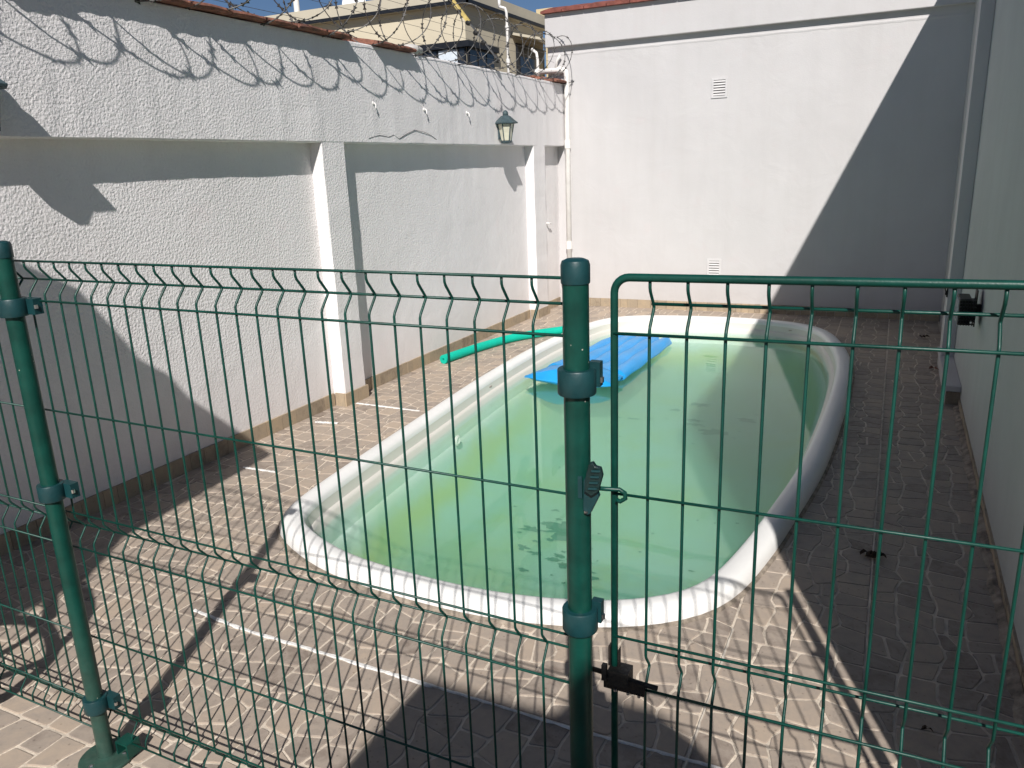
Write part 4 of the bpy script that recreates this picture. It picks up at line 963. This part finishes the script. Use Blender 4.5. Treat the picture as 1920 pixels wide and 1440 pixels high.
dir_ = Vector((0.65, -0.7, 0.35)).normalized(); rot = dir_.to_track_quat('Z', 'Y')
b.v = [tuple(rot @ Vector((x, y_, -z))) for x, y_, z in b.v]; smooth_angle(b.build('reflector', M['dish'], ds))
b = MB(); b.tube([tuple(rot @ Vector((0, -0.18, 0))), tuple(rot @ Vector((0, -0.06, 0.24)))], 0.012, 6); b.tube([tuple(rot @ Vector((0, -0.07, 0.22))), tuple(rot @ Vector((0, -0.02, 0.28)))], 0.03, 8); b.build('feed_arm', M['blackmetal'], ds)
b = MB(); b.tube([(0, 0.06, 0), (0, 0.08, -0.2)], 0.02, 8); b.build('mast', M['galv'], ds)
pl = tube('conduit_pole', [(-0.6, 7.53, -0.3), (-0.6, 7.53, 2.86), (-0.61, 7.52, 2.90), (-0.66, 7.50, 2.915)], 0.014, M['pvc'], None, 8); tag(pl, 'thin white conduit pole behind the left wall', 'pole')
child(tube('pole_tip', [(-0.66, 7.50, 2.905), (-0.66, 7.50, 2.99)], 0.014, M['whitepaint'], None, 8), pl)
for z in (2.42, 2.72): b = MB(); b.lathe((-0.6, 7.53, z), [(0.0145, -0.02), (0.02, -0.02), (0.02, 0.02), (0.0145, 0.02)], 8); child(b.build('coupling', M['pvc']), pl)
cb = empty('building', (-6, 19, 0)); tag(cb, 'distant cream house corner just left of the end wall', 'building')
bm = bmesh.new(); add_box(bm, (-4.62, 18.0, -0.5), (-1.0, 24, 4.66)); child(bm_obj('wall', bm, M['cream']), cb)
bm = bmesh.new(); add_box(bm, (-4.80, 17.9, 4.661), (-4.40, 18.6, 4.84)); child(bm_obj('chimney_block', bm, M['cream']), cb)

# ---------------------------------------------------------------- unseen shadow casters added beside and behind the camera
ca = empty('canopy', (0.4, -0.8, 2.4)); tag(ca, 'unseen flat canopy slab shaped to cast the near left shadow', 'canopy')
poly = [(1.526,-1.03),(1.349,-.727),(1.292,-.138),(1.256,.236),(.996,.352),(.862,.366),(.793,.431),(.742,.407),(.713,.446),(.574,.577),(.509,.509),(.2,.5),(-.3,.5),(-.3,-2.6),(1.526,-2.6)]  # unseen slab, outline worked back from the shadow edge on wall and paving
bm = bmesh.new()
for z in (2.37, 2.40):
    vs = [bm.verts.new((x, y, z)) for x, y in poly]; bm.faces.new(vs)
bm.verts.ensure_lookup_table(); n = len(poly)
for i in range(n): bm.faces.new([bm.verts[i], bm.verts[(i+1) % n], bm.verts[n+(i+1) % n], bm.verts[n+i]])
bmesh.ops.recalc_face_normals(bm, faces=bm.faces); child(bm_obj('slab', bm, M['concrete']), ca)
child(box('post', (0.30, -1.2, -0.01), (0.42, -1.08, 2.369), M['concrete']), ca)
# unseen scrolls added and traced back from the curling shadow on the paving
def ground(px, py):
    d = _f + _r*((px-960)/1465.95) - _u*((py-720)/1465.95); t = -1.4123/d.z; return 2.9967+d.x*t, d.y*t
ps = empty('shadow_scrolls', (0.52, 0.6, 0)); tag(ps, 'unseen scrolls added left of the camera to cast curling shadows', 'shadow caster')
K = 1/math.tan(SUN_EL)
SCR = [([(0,700),(200,690),(330,720),(400,800),(430,900),(400,1000),(330,1080),(220,1170),(60,1290),(-40,1330)], .016), ([(-40,985),(150,880),(280,790),(390,710)], .011), ([(390,380),(405,500),(405,600),(392,690)], .017),
       ([(640,400),(700,520),(710,620),(640,740),(520,850),(440,930)], .015), ([(-40,1160),(180,1080),(330,1020),(410,960)], .012)]
for pts, r in SCR:
    q = []
    for cx, cy in pts:
        gx, gy = ground(cx/4.236, 1000+cy/4.236); h = (gy-0.6)/(math.cos(SUN_AZ)*K); q.append((gx+math.sin(SUN_AZ)*K*h, 0.6, h))
    child(tube('scroll', catmull(q, 5, False), r*1.2, M['blackmetal'], None, 8), ps)
child(tube('leg', [(0.45, 0.6, 0.01), (0.45, 0.6, 1.0)], 0.014, M['blackmetal'], None, 8), ps)
for pts, r in SCR:                                   # added stay ties each shadow-casting scroll to the upright
    cx, cy = pts[0]; gx, gy = ground(cx/4.236, 1000+cy/4.236); h = (gy-0.6)/(math.cos(SUN_AZ)*K); x = gx+math.sin(SUN_AZ)*K*h
    child(tube('stay', [(x, 0.6, h), (0.45, 0.6, h)], 0.010, M['blackmetal'], None, 8), ps)
for k in range(3):
    a_ = R(90+120*k); child(tube('foot', [(0.45, 0.6, 0.16), (0.45+0.10*math.cos(a_), 0.6+0.10*math.sin(a_), 0.06), (0.45+0.20*math.cos(a_), 0.6+0.20*math.sin(a_), 0.01)], 0.010, M['blackmetal'], None, 8), ps)
# unseen block added behind the camera, profile shaped to cast the near shadow
sh = empty('shadow_block', (3.5, -1.8, 0)); tag(sh, 'unseen block behind the camera, shaped to cast the near shadow', 'shed')
prof = [(3.094, 0), (3.094, 2.604), (3.498, 2.606), (3.578, 2.71), (3.79, 2.71), (3.889, 2.636), (3.928, 2.58), (4.10, 2.40), (4.10, 0)]
bm = bmesh.new()
for y in (-1.29, -2.6):
    vs = [bm.verts.new((x, y, z)) for x, z in prof]; bm.faces.new(vs)
bm.verts.ensure_lookup_table(); n = len(prof)
for i in range(n): bm.faces.new([bm.verts[i], bm.verts[(i+1) % n], bm.verts[n+(i+1) % n], bm.verts[n+i]])
bmesh.ops.recalc_face_normals(bm, faces=bm.faces); child(bm_obj('wall', bm, M['concrete']), sh)
